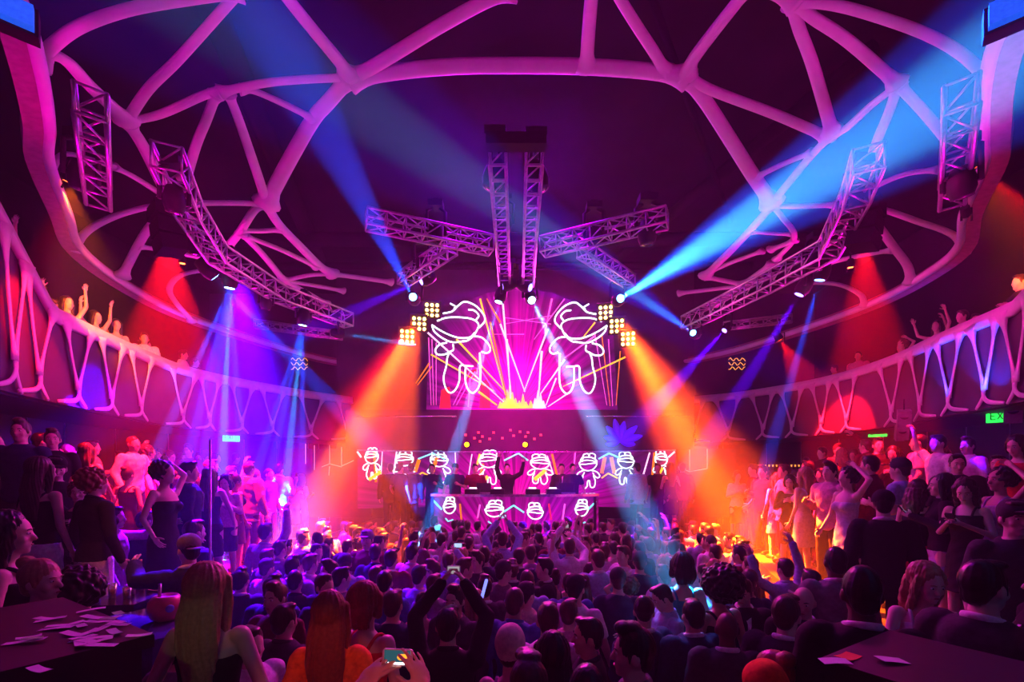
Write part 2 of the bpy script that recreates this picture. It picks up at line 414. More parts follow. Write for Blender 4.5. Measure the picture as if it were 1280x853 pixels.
RIBS = [
    ([(45, 80), (66, 57), (100, 33), (160, 12), (240, -2), (300, -10)], 15),
    ([(45, 78), (62, 68), (85, 78), (112, 107), (158, 150)], 18),
    ([(158, 152), (185, 112), (222, 75), (285, 5), (300, -12)], 12),
    ([(158, 152), (200, 143), (255, 119), (275, 116)], 11),
    ([(275, 115), (330, 104), (385, 99), (437, 97)], 11),
    ([(158, 152), (180, 185), (212, 250)], 15),
    ([(212, 250), (172, 224), (141, 208)], 9),
    ([(141, 208), (90, 193), (72, 199), (64, 216)], 8),
    ([(212, 255), (180, 260), (140, 272), (108, 290), (93, 312)], 9),
    ([(212, 258), (188, 283), (172, 308), (153, 345)], 10),
    ([(172, 308), (191, 311), (225, 317), (256, 323)], 8),
    ([(270, 118), (258, 150), (245, 182), (232, 226)], 11),
    ([(284, 117), (294, 138), (314, 195), (333, 252)], 12),
    ([(300, 112), (318, 114), (355, 130), (391, 148)], 10),
    ([(437, 97), (410, 128), (391, 150), (362, 200), (333, 254)], 18),
    ([(437, 95), (420, 72), (390, 36), (355, -8), (340, -30)], 17),
    ([(333, 256), (300, 254), (245, 254)], 9),
    ([(333, 256), (318, 263), (300, 290), (283, 311)], 10),
    ([(301, 288), (325, 289), (352, 287)], 8),
    ([(333, 256), (349, 281), (375, 308), (399, 332), (416, 343)], 12),
    ([(416, 343), (440, 346), (490, 353)], 8),
    ([(301, 291), (328, 318), (355, 351)], 9),
    ([(355, 351), (388, 344), (416, 343)], 7),
    ([(306, 295), (350, 312), (396, 334)], 8),
    ([(355, 351), (380, 364), (408, 380)], 8),
    ([(355, 351), (392, 357), (430, 364)], 7),
    ([(437, 99), (500, 89), (570, 83), (642, 82), (720, 83), (800, 88), (860, 96)], 21),
    ([(440, 97), (465, 84), (500, 63), (544, 36), (600, 5), (640, -12)], 17),
    ([(733, 84), (735, 50), (739, 0), (742, -20)], 17),
    ([(832, 90), (818, 66), (799, 37), (777, 2), (765, -20)], 14),
    ([(857, 94), (868, 72), (895, 36), (921, 3), (935, -16)], 17),
    ([(996, 2), (1040, 6), (1088, 18), (1156, 42), (1205, 70), (1248, 112)], 13),
    ([(996, 2), (960, -14), (930, -22)], 18),
    ([(996, 2), (1015, 21), (1061, 52), (1122, 105)], 14),
    ([(1122, 105), (1140, 124), (1160, 146), (1190, 182)], 12),
    ([(990, 4), (999, 36), (1017, 85), (1040, 165)], 14),
    ([(857, 94), (890, 113), (969, 143), (1036, 172)], 13),
    ([(1122, 107), (1090, 131), (1058, 160), (1036, 172)], 11),
    ([(1122, 107), (1112, 138), (1098, 172), (1086, 206)], 12),
    ([(857, 96), (884, 130), (918, 183), (942, 221), (965, 254)], 17),
    ([(1036, 172), (1013, 196), (988, 226), (965, 254)], 11),
    ([(945, 222), (960, 214), (986, 202), (1016, 190)], 9),
    ([(965, 257), (1000, 258), (1046, 256)], 9),
    ([(965, 257), (934, 292), (905, 322), (882, 345)], 11),
    ([(965, 257), (978, 272), (993, 297), (971, 324)], 7),
    ([(940, 290), (965, 292), (990, 293)], 6),
    ([(963, 312), (980, 306), (994, 300)], 8),
    ([(886, 341), (915, 328), (953, 314)], 7),
    ([(882, 346), (905, 351), (930, 356)], 8),
    ([(930, 356), (946, 344), (966, 330)], 10),
    ([(930, 356), (912, 368), (893, 381)], 8),
    ([(930, 356), (946, 352), (966, 345)], 7),
    ([(930, 357), (890, 362), (848, 367)], 7),
    ([(1203, 318), (1198, 300), (1182, 289), (1150, 278), (1110, 264), (1085, 259)], 9),
    ([(1139, 352), (1134, 332), (1117, 309), (1100, 286), (1084, 267)], 10),
    ([(1115, 313), (1090, 317), (1060, 323), (1032, 330)], 8),
    ([(1081, 382), (1075, 368), (1048, 356), (1010, 353)], 7),
    ([(1085, 239), (1105, 228), (1135, 217), (1173, 212)], 9),
    ([(240, 401), (218, 376), (212, 360), (225, 345), (255, 338), (290, 336)], 7),
]
for pts, w in RIBS: rib(pts, w)
tag(web.build('ceiling_web', M_web), 'magenta lit web of smooth white ribs arching under the dark ceiling', 'ceiling ribs')

# the big ring the web springs from
RING = [(-2.4, 1.4, 6.0), (-3.2, 2.6, 6.0), (-3.52, 3.3, 6.0), (-3.93, 3.85, 6.0), (-4.5, 4.5, 6.0), (-5.0, 5.0, 6.0), (-5.75, 6.0, 6.0), (-6.45, 6.95, 6.0), (-6.85, 8.2, 6.0), (-6.95, 9.7, 6.0), (-6.5, 11.4, 6.0), (-5.6, 13.4, 6.0), (-4.4, 14.6, 6.0)]
RING_R = [(2.5, 1.4, 6.0), (3.3, 2.6, 6.0), (3.68, 3.45, 6.0), (4.1, 4.0, 6.0), (4.75, 4.65, 6.0), (5.15, 5.05, 6.0), (5.85, 6.0, 6.0), (6.6, 6.85, 6.0), (6.95, 7.7, 6.0), (7.1, 9.0, 6.0), (6.8, 10.5, 6.0), (6.0, 12.6, 6.0), (4.8, 14.2, 6.0)]
ring = empty('ceiling_ring', (0, 8.5, 6.0), 'thick pink lit ring the ceiling ribs spring from, above the balconies', 'ceiling ring')
for ctrl in (RING, RING_R):
    c = spline(ctrl, 70)
    nr = normals([Vector(p) for p in c])
    mb = MB()
    mb.tube([p - ring.location for p in c], 0.06, 12)
    mb.build('inner_rib', M_web, ring)
    mb = MB()
    o = ring.location
    mb.rings([[(p.x - n[0] * 0.02 - o.x, p.y - n[1] * 0.02 - o.y, p.z - 0.05 - o.z), (p.x - n[0] * 0.17 - o.x, p.y - n[1] * 0.17 - o.y, p.z - 0.08 - o.z),
               (p.x - n[0] * 0.19 - o.x, p.y - n[1] * 0.19 - o.y, p.z + 0.16 - o.z), (p.x - n[0] * 0.04 - o.x, p.y - n[1] * 0.04 - o.y, p.z + 0.12 - o.z)] for p, n in zip(c, nr)])
    mb.build('outer_flange', M_ringback, ring, False)

# ducts, pipes and beams in the dark above the web
for i, (a, b, r) in enumerate((((-7, 11.0, 8.2), (8, 11.0, 8.2), 0.16), ((-6.5, 12.6, 8.3), (6.5, 12.6, 8.3), 0.10), ((1.4, 5.2, 8.45), (4.9, 10.4, 8.3), 0.05),
                               ((-3.6, 5.0, 8.5), (-5.2, 12.5, 8.4), 0.18), ((5.0, 6.4, 8.5), (2.6, 13.0, 8.4), 0.12))):
    tag(MB().tube([a, b], r, 12).build('ceiling_pipe', M_ceil), ('dark duct running across the ceiling behind the centre trusses', 'thin dark pipe across the ceiling near the screen', 'thin dark pole slanting over the centre of the ceiling', 'dark duct running over the left half of the ceiling', 'dark duct slanting over the right half of the ceiling')[i], 'pipe')
# ------------------------------------------------------------------ trusses
def box_truss(path, w, h, label, step=0.32, group=None, ladder=False):
    """four chords and lacing along a polyline of (x, y, z) points"""
    path = [Vector(p) for p in path]
    root = empty('lighting_truss', path[0], label, 'truss', group)
    o = path[0]
    offs = [(-w / 2, -h / 2), (w / 2, -h / 2), (w / 2, h / 2), (-w / 2, h / 2)]
    fr = []
    for i, p in enumerate(path):
        d = (path[min(i + 1, len(path) - 1)] - path[max(i - 1, 0)]); d.z = 0; d.normalize()
        fr.append(Vector((d.y, -d.x, 0)))
    pt = lambda i, k: path[i] + fr[i] * offs[k][0] + Vector((0, 0, offs[k][1])) - o
    for k in range(4):
        MB().tube([pt(i, k) for i in range(len(path))], 0.021, 6).build('chord', M_alu, root)
    lac = MB()
    for i in range(len(path) - 1):
        n = max(1, int(round((path[i + 1] - path[i]).length / step)))
        for j in range(n):
            t0, t1 = j / n, (j + 1) / n
            for k in range(4):
                k2 = (k + 1) % 4
                a = pt(i, k).lerp(pt(i + 1, k), t0); b = pt(i, k2).lerp(pt(i + 1, k2), t1); c = pt(i, k2).lerp(pt(i + 1, k2), t0)
                lac.tube([a, c], 0.012, 5)
                if not (ladder and k == 0): lac.tube([a, b], 0.011, 5)
    for k in range(4):
        lac.tube([pt(len(path) - 1, k), pt(len(path) - 1, (k + 1) % 4)], 0.014, 5)
    lac.build('lacing', M_alu, root)
    return root
Z6 = lambda px, py, h=3.4: P(px, py, h * F / (HOR - py))
box_truss([Z6(208, 196), Z6(236, 262), Z6(272, 318), Z6(350, 368), Z6(436, 401)], 0.27, 0.27, 'long bent aluminium truss above the left balcony carrying lamps')
box_truss([Z6(1086, 198), Z6(1070, 245), Z6(1036, 312), Z6(955, 356), Z6(858, 404)], 0.27, 0.27, 'long bent aluminium truss above the right balcony carrying lamps')
box_truss([Z6(113, 128, 3.05), Z6(118, 185, 3.05), Z6(123, 246, 3.05)], 0.2, 0.24, 'short dark truss nearest the ring on the far left')
box_truss([Z6(1202, 118, 3.05), Z6(1197, 180, 3.05), Z6(1190, 246, 3.05)], 0.2, 0.24, 'short dark truss nearest the ring on the far right')
ZC = lambda px, py: Z6(px, py, 3.9)
box_truss([ZC(622, 196), ZC(631, 352)], 0.2, 0.22, 'left one of two parallel ladder trusses over the hall centre', 0.3, ladder=True)
box_truss([ZC(668, 196), ZC(660, 352)], 0.2, 0.22, 'right one of two parallel ladder trusses over the hall centre', 0.3, ladder=True)
tr_top = ZC(645, 190)
tag(MB().box(tr_top + Vector((0, 0, 0.12)), (0.72, 0.16, 0.14)).build('truss_header', M_rig, None, False), 'dark cross bar joining the two centre trusses at their near end', 'truss bar')
box_truss([ZC(458, 274), ZC(614, 307)], 0.24, 0.24, 'slanted aluminium truss left of the centre ladder trusses', 0.3)
box_truss([ZC(834, 272), ZC(678, 309)], 0.24, 0.24, 'slanted aluminium truss right of the centre ladder trusses', 0.3)
box_truss([ZC(565, 308), ZC(503, 350)], 0.22, 0.22, 'short truss branching back from the left slanted truss', 0.3)
box_truss([ZC(728, 312), ZC(788, 352)], 0.22, 0.22, 'short truss branching back from the right slanted truss', 0.3)
box_truss([P(428, 420, 11.6), P(318, 405, 11.0)], 0.16, 0.16, 'small thin truss far back under the left bent truss', 0.3)
box_truss([P(905, 408, 11.6), P(990, 398, 10.8)], 0.16, 0.16, 'small thin truss far back under the right bent truss', 0.3)

# ------------------------------------------------------------------ moving-head lamps
def lens_mat(col, s, nm): return mat(nm, col, 0.3, emit=s, ecol=col, var=0.0)
LENS = {DEEP: lens_mat((0.10, 0.5, 1.0), 16, 'deep_blue_lens'), BLUE: lens_mat((0.10, 0.45, 1.0), 14, 'blue_lens'), CYAN: lens_mat((0.30, 0.75, 1.0), 18, 'cyan_lens'), VIO: lens_mat((0.2, 0.15, 1.0), 8, 'violet_lens'), RED: lens_mat((1.0, 0.10, 0.02), 14, 'red_lens'), None: mat('dark_lens', (0.03, 0.03, 0.05), 0.1)}
def moving_head(p, aim, col, label, s=1.0, group=None):
    p = Vector(p); d = (Vector(aim) - p).normalized()
    top = p - d * 0.2 * s + Vector((0, 0, 0.42 * s))
    root = empty('moving_head_lamp', top, label, 'stage lamp', group)
    o = top; ctr = p - d * 0.17 * s
    MB().box(Vector((0, 0, 0)), (0.24 * s, 0.2 * s, 0.1 * s)).box((0, 0, 0.07 * s), (0.1 * s, 0.05 * s, 0.08 * s)).build('base', M_rig, root, False)
    side = d.cross(Vector((0, 0, 1)))
    side = side.normalized() if side.length > 0.05 else Vector((1, 0, 0))
    y = MB()
    for sg in (-1, 1):
        y.tube([Vector((0, 0, -0.04 * s)) + side * sg * 0.06 * s, Vector((0, 0, -0.1 * s)) + side * sg * 0.15 * s, ctr - o + side * sg * 0.15 * s - Vector((0, 0, 0.03 * s))], 0.028 * s, 8)
    y.build('yoke', M_rig, root)
    hd = MB().lathe(p - o - d * 0.34 * s, d, [(0.0, 0.05 * s), (0.02 * s, 0.09 * s), (0.14 * s, 0.125 * s), (0.24 * s, 0.125 * s), (0.3 * s, 0.10 * s), (0.32 * s, 0.10 * s)]).build('lamp_head', M_rig, root)
    MB().lathe(p - o - d * 0.025 * s, d, [(0.0, 0.075 * s), (0.008, 0.075 * s), (0.014, 0.04 * s)]).build('lens', LENS[col], hd)
    return root
LAMP_LABELS = ['blue lamp left of the screen throwing its beam up to the left', 'bright blue lamp right of the screen throwing the widest beam up', 'lamp at the inner end of the right bent truss beaming white blue',
    'lamp at the inner end of the left bent truss beaming across', 'lamp under the left centre truss shining cyan down across the screen', 'lamp under the right centre truss shining white blue down across the screen',
    'violet lamp on the left branch truss shining left', 'small violet lamp at the far end of the left centre truss', 'small violet lamp at the far end of the right centre truss', 'bright blue lamp hanging under the middle of the left bent truss',
    'blue lamp under the right bent truss with a thin beam straight down', 'violet lamp under the lower half of the right bent truss', 'violet lamp by the small far truss on the right']
for (a, b, ang, pw, col), lb in zip(BEAMS[:13], LAMP_LABELS):
    moving_head(a, b, col, lb, 0.85 if a.y > 9.9 else 1.0)
moving_head(BEAMS[13][0], BEAMS[15][1], CYAN, 'blue lamp shining a fan of rays down the left balcony, nearer one')
moving_head(BEAMS[18][0], BEAMS[20][1], CYAN, 'blue lamp shining a fan of rays down the left balcony, farther one')
# unlit heads
for (px, py, d, s, ax, lb) in ((612, 238, 6.6, 1.25, 560, 'large unlit lamp hanging on the left centre ladder truss'), (677, 240, 6.6, 1.25, 730, 'large unlit lamp hanging on the right centre ladder truss'),
        (545, 305, 7.6, 1.0, 545, 'unlit lamp under the middle of the left slanted truss'), (742, 307, 7.6, 1.0, 742, 'unlit lamp under the middle of the right slanted truss'),
        (809, 308, 7.3, 1.15, 809, 'unlit lamp under the outer end of the right slanted truss'), (527, 338, 8.6, 0.9, 527, 'unlit lamp on the branch truss left of the screen'),
        (632, 290, 8.0, 0.9, 632, 'unlit lamp midway along the left centre ladder truss'), (218, 268, 5.3, .9, 218, 'unlit lamp under the near end of the left bent truss'), (1075, 265, 5.9, 1.0, 1075, 'unlit lamp under the near end of the right bent truss'),
        (245, 320, 6.9, 0.9, 250, 'unlit lamp under the bend of the left bent truss'), (1020, 340, 7.4, 0.9, 1015, 'unlit lamp under the bend of the right bent truss'), (332, 388, 8.6, 0.8, 330, 'unlit lamp under the lower half of the left bent truss'),
        (100, 240, 4.8, 0.9, 90, 'unlit lamp at the bottom of the far left truss'), (1203, 250, 4.55, 0.9, 1212, 'unlit lamp at the bottom of the far right truss')):
    moving_head(P(px, py, d), P(ax, py + 160, d + 0.2), None, lb, s)
# red cans
def can_lamp(p, aim, label, s=1.0):
    p = Vector(p); d = (Vector(aim) - p).normalized()
    root = empty('red_can_lamp', p, label, 'stage lamp')
    MB().lathe(-d * 0.24 * s, d, [(0, 0.05 * s), (0.03 * s, 0.075 * s), (0.2 * s, 0.085 * s), (0.225 * s, 0.085 * s)]).build('housing', M_rig, root)
    MB().lathe(-d * 0.02 * s, d, [(0, 0.07 * s), (0.012, 0.065 * s)]).build('lens', LENS[RED], root)
    MB().tube([Vector((-0.1 * s, 0, -0.06)), Vector((-0.1 * s, 0, 0.16 * s)), Vector((0.1 * s, 0, 0.16 * s)), Vector((0.1 * s, 0, -0.06))], 0.012, 6).tube([(0, 0, 0.16 * s), (0, 0, 0.45 * s)], 0.015, 6).build('bracket', M_rig, root)
for px, py, d, ax, ay, s, lb in ((210, 293, 7.0, 212, 430, 1, 'red lamp with a wide red cone left of the left bent truss'), (228, 330, 7.6, 235, 430, .6, 'small red lamp just below the wide red one on the left'),
        (1080, 297, 7.2, 1085, 430, 1, 'red lamp with a wide red cone right of the right bent truss'), (1063, 335, 7.6, 1062, 430, .6, 'small red lamp just below the wide red one on the right'),
        (1219, 209, 5.6, 1275, 300, 1, 'orange red lamp at the far right shining over the balcony guests'), (86, 228, 5.4, 68, 300, .8, 'orange red lamp at the far left beside the ring'),
        (975, 425, 10.4, 1010, 480, 1, 'red lamp far back over the right balcony'), (1208, 270, 5.6, 1214, 300, .6, 'tiny orange lamp under the far right truss')):
    can_lamp(P(px, py, d), P(ax, ay, d + .2), lb, s)
# blinder banks: three grids of bulbs on each side of the screen
M_bulb = mat('warm_bulb', (1.0, 0.55, 0.12), 0.3, emit=30, ecol=(1.0, 0.45, 0.06), var=0)
def blinder(c, aim, label, group):
    root = empty('blinder_lamp', c, label, 'stage lamp', group)
    d, a, b = frame_of(Vector(aim) - Vector(c))
    M = Matrix((a, b, d)).transposed()
    hs = MB().box(-d * 0.07, (0.40, 0.40, 0.1), M).box(-d * 0.14, (0.2, 0.3, 0.06), M).build('housing', M_rig, root, False)
    for i in range(3):
        for j in range(3):
            MB().ball(a * (i - 1) * 0.115 + b * (j - 1) * 0.115 - d * 0.005, 0.036, None, 8, 6).build('bulb', M_bulb, hs)
BL = ((540, 383, 0), (524, 400, 1), (509, 416, 2))
for sx in (-1, 1):
    for px, py, i in BL:
        x = px if sx < 0 else (757, 771, 785)[i]
        blinder(P(x, py + (8 if sx > 0 else 5), 10.6), P(x, py + 90, 7.5), ('upper', 'middle', 'lower')[i] + ' orange bulb panel in the bank ' + ('left' if sx < 0 else 'right') + ' of the big screen', 'orange blinder panels')
# loudspeaker clusters under the bent trusses
M_box = mat('speaker_cabinet', (0.012, 0.011, 0.014), 0.95, spec=0.0)
def speaker_stack(p, label, rz):
    root = empty('loudspeaker', p, label, 'loudspeaker', None, rz)
    for k in range(3):
        MB().box((0, 0.03 * k, -0.2 * k), (0.42, 0.3, 0.18), Matrix.Rotation(R(6 * k), 3, 'X')).build('cabinet', M_box, root, False)
    MB().box((0, 0, 0.14), (0.3, 0.08, 0.06)).build('hanging_frame', M_alu, root, False)
speaker_stack(P(206, 268, 6.2), 'black loudspeaker stack under the near end of the left bent truss', R(-40))
speaker_stack(P(1086, 262, 6.2), 'black loudspeaker stack under the near end of the right bent truss', R(40))

# ------------------------------------------------------------------ stage end: screen, fascia, booth
M_scr = bpy.data.materials.new('screen_picture'); M_scr.use_nodes = True
nt = M_scr.node_tree; b = nt.nodes['Principled BSDF']; b.inputs['Base Color'].default_value = (0.02, 0.01, 0.02, 1); b.inputs['Roughness'].default_value = 0.4
def screen_nodes(m, cx, cz, wx, wz, strength, bands=9.0):
    """picture on an LED wall: magenta burst from the bottom centre with bands"""
    nt = m.node_tree; b = nt.nodes['Principled BSDF']; N = nt.nodes.new; Lk = nt.links.new
    tc = N('ShaderNodeTexCoord'); mp = N('ShaderNodeMapping'); Lk(tc.outputs['Object'], mp.inputs['Vector'])
    mp.inputs['Location'].default_value = (-cx / wx, 0, -cz / wz); mp.inputs['Scale'].default_value = (1 / wx, 0, 1 / wz)
    sp = N('ShaderNodeSeparateXYZ'); Lk(mp.outputs['Vector'], sp.inputs['Vector'])
    ln = N('ShaderNodeVectorMath'); ln.operation = 'LENGTH'; Lk(mp.outputs['Vector'], ln.inputs[0])
    rp = N('ShaderNodeValToRGB'); e = rp.color_ramp.elements
    e[0].position = 0.0; e[0].color = (1.0, 0.04, 0.30, 1)
    e[1].position = 1.0; e[1].color = (0.10, 0.0, 0.10, 1)
    x = e.new(0.35); x.color = (0.95, 0.0, 0.45, 1)
    x = e.new(0.7); x.color = (0.42, 0.0, 0.28, 1)
    Lk(ln.outputs['Value'], rp.inputs['Fac'])
    at2 = N('ShaderNodeMath'); at2.operation = 'ARCTAN2'; Lk(sp.outputs['Z'], at2.inputs[0]); Lk(sp.outputs['X'], at2.inputs[1])
    sn = N('ShaderNodeMath'); sn.operation = 'MULTIPLY'; sn.inputs[1].default_value = bands; Lk(at2.outputs[0], sn.inputs[0])
    nz = N('ShaderNodeTexNoise'); nz.noise_dimensions = '1D'; nz.inputs['Scale'].default_value = 1.5; nz.inputs['Detail'].default_value = 4; Lk(sn.outputs[0], nz.inputs['W'])
    mr = N('ShaderNodeMapRange'); mr.inputs['From Min'].default_value = 0.35; mr.inputs['From Max'].default_value = 0.7; mr.inputs['To Min'].default_value = 0.35; mr.inputs['To Max'].default_value = 1.3
    Lk(nz.outputs['Fac'], mr.inputs['Value'])
    mx = N('ShaderNodeMix'); mx.data_type = 'RGBA'; mx.blend_type = 'MULTIPLY'; mx.inputs[0].default_value = 1.0
    Lk(rp.outputs['Color'], mx.inputs[6]); Lk(mr.outputs['Result'], mx.inputs[7])
    Lk(mx.outputs[2], b.inputs['Emission Color']); b.inputs['Emission Strength'].default_value = strength
YS = 13.2
SCX = 0.15
scr_poly = [(533, 512), (536, 420), (548, 397), (575, 380), (610, 366), (650, 361), (690, 366), (722, 379), (752, 397), (767, 420), (772, 512)]
scr_w = [P(px, py, YS) for px, py in scr_poly]
screen_nodes(M_scr, SCX, scr_w[0].z - 4.9, 2.6, 3.6, 1.5)
screen = empty('video_screen', (0, YS, 4.9), 'big arched video screen above the booth with neon line drawings', 'video screen')
n = len(scr_w)
MB().add([(p.x, 0, p.z - 4.9) for p in scr_w] + [(p.x, 0.12, p.z - 4.9) for p in scr_w], [tuple(range(n)), tuple(range(2 * n - 1, n - 1, -1))] + [(i, n + i, n + (i + 1) % n, (i + 1) % n) for i in range(n)]).build('led_panel', M_scr, screen, False)
em = lambda nm, c, s: mat(nm, c, 0.5, emit=s, ecol=c, var=0)
M_neon = em('neon_white', (0.75, 1.0, 1.0), 2.2)
M_cyn = em('neon_cyan', (0.2, 0.95, 1.0), 1.4)
M_yel = em('graphic_yellow', (1.0, 0.62, 0.03), 1.3)
M_org = em('graphic_orange', (1.0, 0.22, 0.0), 1.1)
M_pnk = em('graphic_pink', (1.0, 0.12, 0.62), 1.2)
M_lpk = em('graphic_pale_pink', (1.0, 0.62, 0.85), 1.5)
M_red = em('graphic_red', (1.0, 0.02, 0.02), 0.9)
DOODLE = [
    [(160, 178), (215, 165), (250, 132), (290, 108), (350, 130), (398, 180), (408, 222), (374, 262)],
    [(203, 118), (236, 138), (225, 150)],
    [(310, 155), (345, 160), (372, 190), (356, 216)],
    [(125, 222), (180, 203), (250, 200), (330, 210), (370, 240), (360, 280), (335, 315), (300, 340), (250, 345)],
    [(95, 245), (140, 275), (200, 305), (260, 322), (320, 318), (350, 290)],
    [(95, 245), (110, 285), (160, 325), (220, 348), (290, 340)],
    [(185, 350), (140, 362), (115, 395), (130, 420), (170, 420), (200, 405), (222, 392), (220, 360)],
    [(345, 312), (390, 320), (430, 360), (440, 395), (420, 412), (388, 404)],
    [(200, 405), (186, 440), (180, 490), (165, 550), (170, 600), (190, 640), (215, 645), (240, 620), (258, 570), (262, 490), (300, 488), (340, 490)],
    [(295, 490), (292, 560), (305, 620), (335, 648), (365, 625), (380, 580), (382, 500), (378, 410)],
]
def doodle(place, r, m, parent, strokes=DOODLE, name='neon_drawing'):
    mb = MB()
    for st in strokes:
        pts = [place(x, y) for x, y in st]
        mb.tube(spline(pts, 5 * len(pts)), r, 6)
    return mb.build(name, m, parent)
S0 = screen.location
def scr_pt(x, y, off=0.03):
    p = P(520 + x / 4.741, 355 + y / 4.741, YS); return Vector((p.x - S0.x, -off, p.z - S0.z))
doodle(lambda x, y: scr_pt(x, y), 0.022, M_neon, screen)
doodle(lambda x, y: scr_pt(1228 - x + (x - 250) * 0.02, y + 4), 0.022, M_neon, screen)
def streak(a, b, w, m, name='light_ray_graphic', off=0.015):
    a, b = scr_pt(*a, off), scr_pt(*b, off)
    MB().tube([a, b], [w * 0.5, w], 6).build(name, m, screen)
for a, b, w, m in (((645, 640), (500, 240), .03, M_lpk), ((560, 640), (515, 120), .028, M_lpk), ((560, 680), (540, 330), .022, M_lpk), ((540, 680), (440, 230), .03, M_org), ((530, 660), (380, 90), .026, M_yel),
        ((530, 640), (240, 330), .03, M_yel), ((520, 700), (70, 290), .028, M_lpk), ((500, 690), (370, 490), .022, M_pnk), ((470, 640), (90, 420), .024, M_yel), ((480, 720), (370, 640), .04, M_yel), ((640, 640), (780, 270), .03, M_lpk),
        ((725, 680), (745, 400), .034, M_lpk), ((740, 650), (880, 450), .03, M_lpk), ((770, 720), (830, 560), .026, M_lpk), ((780, 730), (900, 650), .022, M_lpk), ((760, 300), (805, 90), .03, M_pnk), ((870, 610), (1240, 435), .026, M_yel),
        ((880, 440), (1060, 310), .028, M_pnk), ((980, 330), (1060, 230), .024, M_yel), ((700, 330), (880, 90), .02, M_pnk), ((420, 90), (500, 230), .03, M_org), ((0, 590), (80, 470), .022, M_org), ((10, 600), (95, 490), .018, M_org),
        ((90, 720), (75, 320), .014, M_pnk), ((105, 720), (95, 330), .014, M_pnk), ((120, 720), (120, 350), .014, M_pnk), ((220, 720), (330, 500), .016, M_pnk), ((240, 720), (350, 520), .016, M_pnk), ((310, 730), (320, 560), .03, M_pnk),
        ((1130, 720), (1060, 300), .014, M_pnk), ((1150, 725), (1100, 300), .014, M_org), ((1165, 725), (1140, 330), .014, M_pnk), ((1185, 720), (1210, 400), .016, M_org), ((430, 300), (640, 300), .012, M_pnk), ((520, 200), (800, 240), .012, M_pnk), ((520, 240), (800, 190), .012, M_pnk)):
    streak(a, b, w, m)
# bright burst at the bottom of the screen
burst = MB()
for k, (x, h) in enumerate(((500, 40), (520, 60), (540, 110), (557, 165), (572, 95), (590, 60), (612, 45), (634, 85), (652, 40), (680, 45))):
    a, b, c, d = scr_pt(x - 18, 738, .02), scr_pt(x + 18, 738, .02), scr_pt(x + 2, 738 - h, .02), scr_pt(x - 2, 738 - h, .02)
    e = Vector((0, 0.012, 0)); burst.add([a, b, c, d, a + e, b + e, c + e, d + e], [(0, 1, 2, 3), (7, 6, 5, 4), (0, 4, 5, 1), (1, 5, 6, 2), (2, 6, 7, 3), (3, 7, 4, 0)])
burst.build('yellow_burst_graphic', M_yel, screen, False)
burst = MB()
for k, (x, h) in enumerate(((705, 60), (722, 105), (738, 90), (755, 45))):
    a, b, c, d = scr_pt(x - 16, 738, .02), scr_pt(x + 16, 738, .02), scr_pt(x + 2, 738 - h, .02), scr_pt(x - 2, 738 - h, .02)
    e = Vector((0, 0.012, 0)); burst.add([a, b, c, d, a + e, b + e, c + e, d + e], [(0, 1, 2, 3), (7, 6, 5, 4), (0, 4, 5, 1), (1, 5, 6, 2), (2, 6, 7, 3), (3, 7, 4, 0)])
burst.build('white_burst_graphic', M_lpk, screen, False)
for x0, x1, y0, y1 in ((140, 205, 610, 738), (375, 440, 560, 738), (300, 372, 500, 560)):
    a, b, c, d = scr_pt(x0, y1, .006), scr_pt(x1, y1, .006), scr_pt(x1 - 6, y0, .006), scr_pt(x0 + 10, y0 + 20, .006)
    e = Vector((0, 0.004, 0)); MB().add([a, b, c, d, a + e, b + e, c + e, d + e], [(0, 1, 2, 3), (7, 6, 5, 4), (0, 4, 5, 1), (1, 5, 6, 2), (2, 6, 7, 3), (3, 7, 4, 0)]).build('red_patch_graphic', M_red, screen, False)

# dark wall around the screen and the fascia below it
zs = scr_w[0].z
struct(MB().box((0.1, 13.9, 6.0), (10.6, 0.3, 5.6)).build('wall_stage', M_wall, None, False))
M_fas = mat('fascia_gloss', (0.05, 0.03, 0.06), 0.25, scale=2)
def rounded_slab(x0, x1, z0, z1, y0, y1, r, name, m, label, cat):
    pts = []
    for cx, cz, a0 in ((x1 - r, z0 + r, -90), (x1 - r, z1 - r, 0), (x0 + r, z1 - r, 90), (x0 + r, z0 + r, 180)):
        for k in range(5): pts.append((cx + r * math.cos(R(a0 + 22.5 * k)), cz + r * math.sin(R(a0 + 22.5 * k))))
    n = len(pts); vs = [(x, y0, z) for x, z in pts] + [(x, y1, z) for x, z in pts]
    return tag(MB().add(vs, [tuple(range(n)), tuple(range(2 * n - 1, n - 1, -1))] + [(i, n + i, n + (i + 1) % n, (i + 1) % n) for i in range(n)]).build(name, m, None, False), label, cat)
struct(MB().box((0.1, 13.35, 3.88), (9.6, 0.5, 1.16)).build('wall_fascia', M_fas, None, False))
rounded_slab(-4.4, -1.45, 3.3, 4.2, 12.55, 13.08, 0.14, 'stage_soffit', M_fas, 'dark glossy rounded soffit below the screen on the left', 'soffit')
rounded_slab(1.95, 4.9, 3.3, 4.2, 12.55, 13.08, 0.14, 'stage_soffit', M_fas, 'dark glossy rounded soffit below the screen on the right, with flower', 'soffit')
M_edge = mat('polished_edge', (0.8, 0.75, 0.8), 0.15, 0.9)
for x0, x1, lb in ((-4.3, -1.5, 'thin polished strip along the top of the left fascia panel'), (2.0, 4.8, 'thin polished strip along the top of the right fascia panel')):
    tag(MB().tube([(x0, 12.52, 4.2), (x1, 12.52, 4.2)], 0.02, 6).build('fascia_strip', M_edge), lb, 'metal strip')
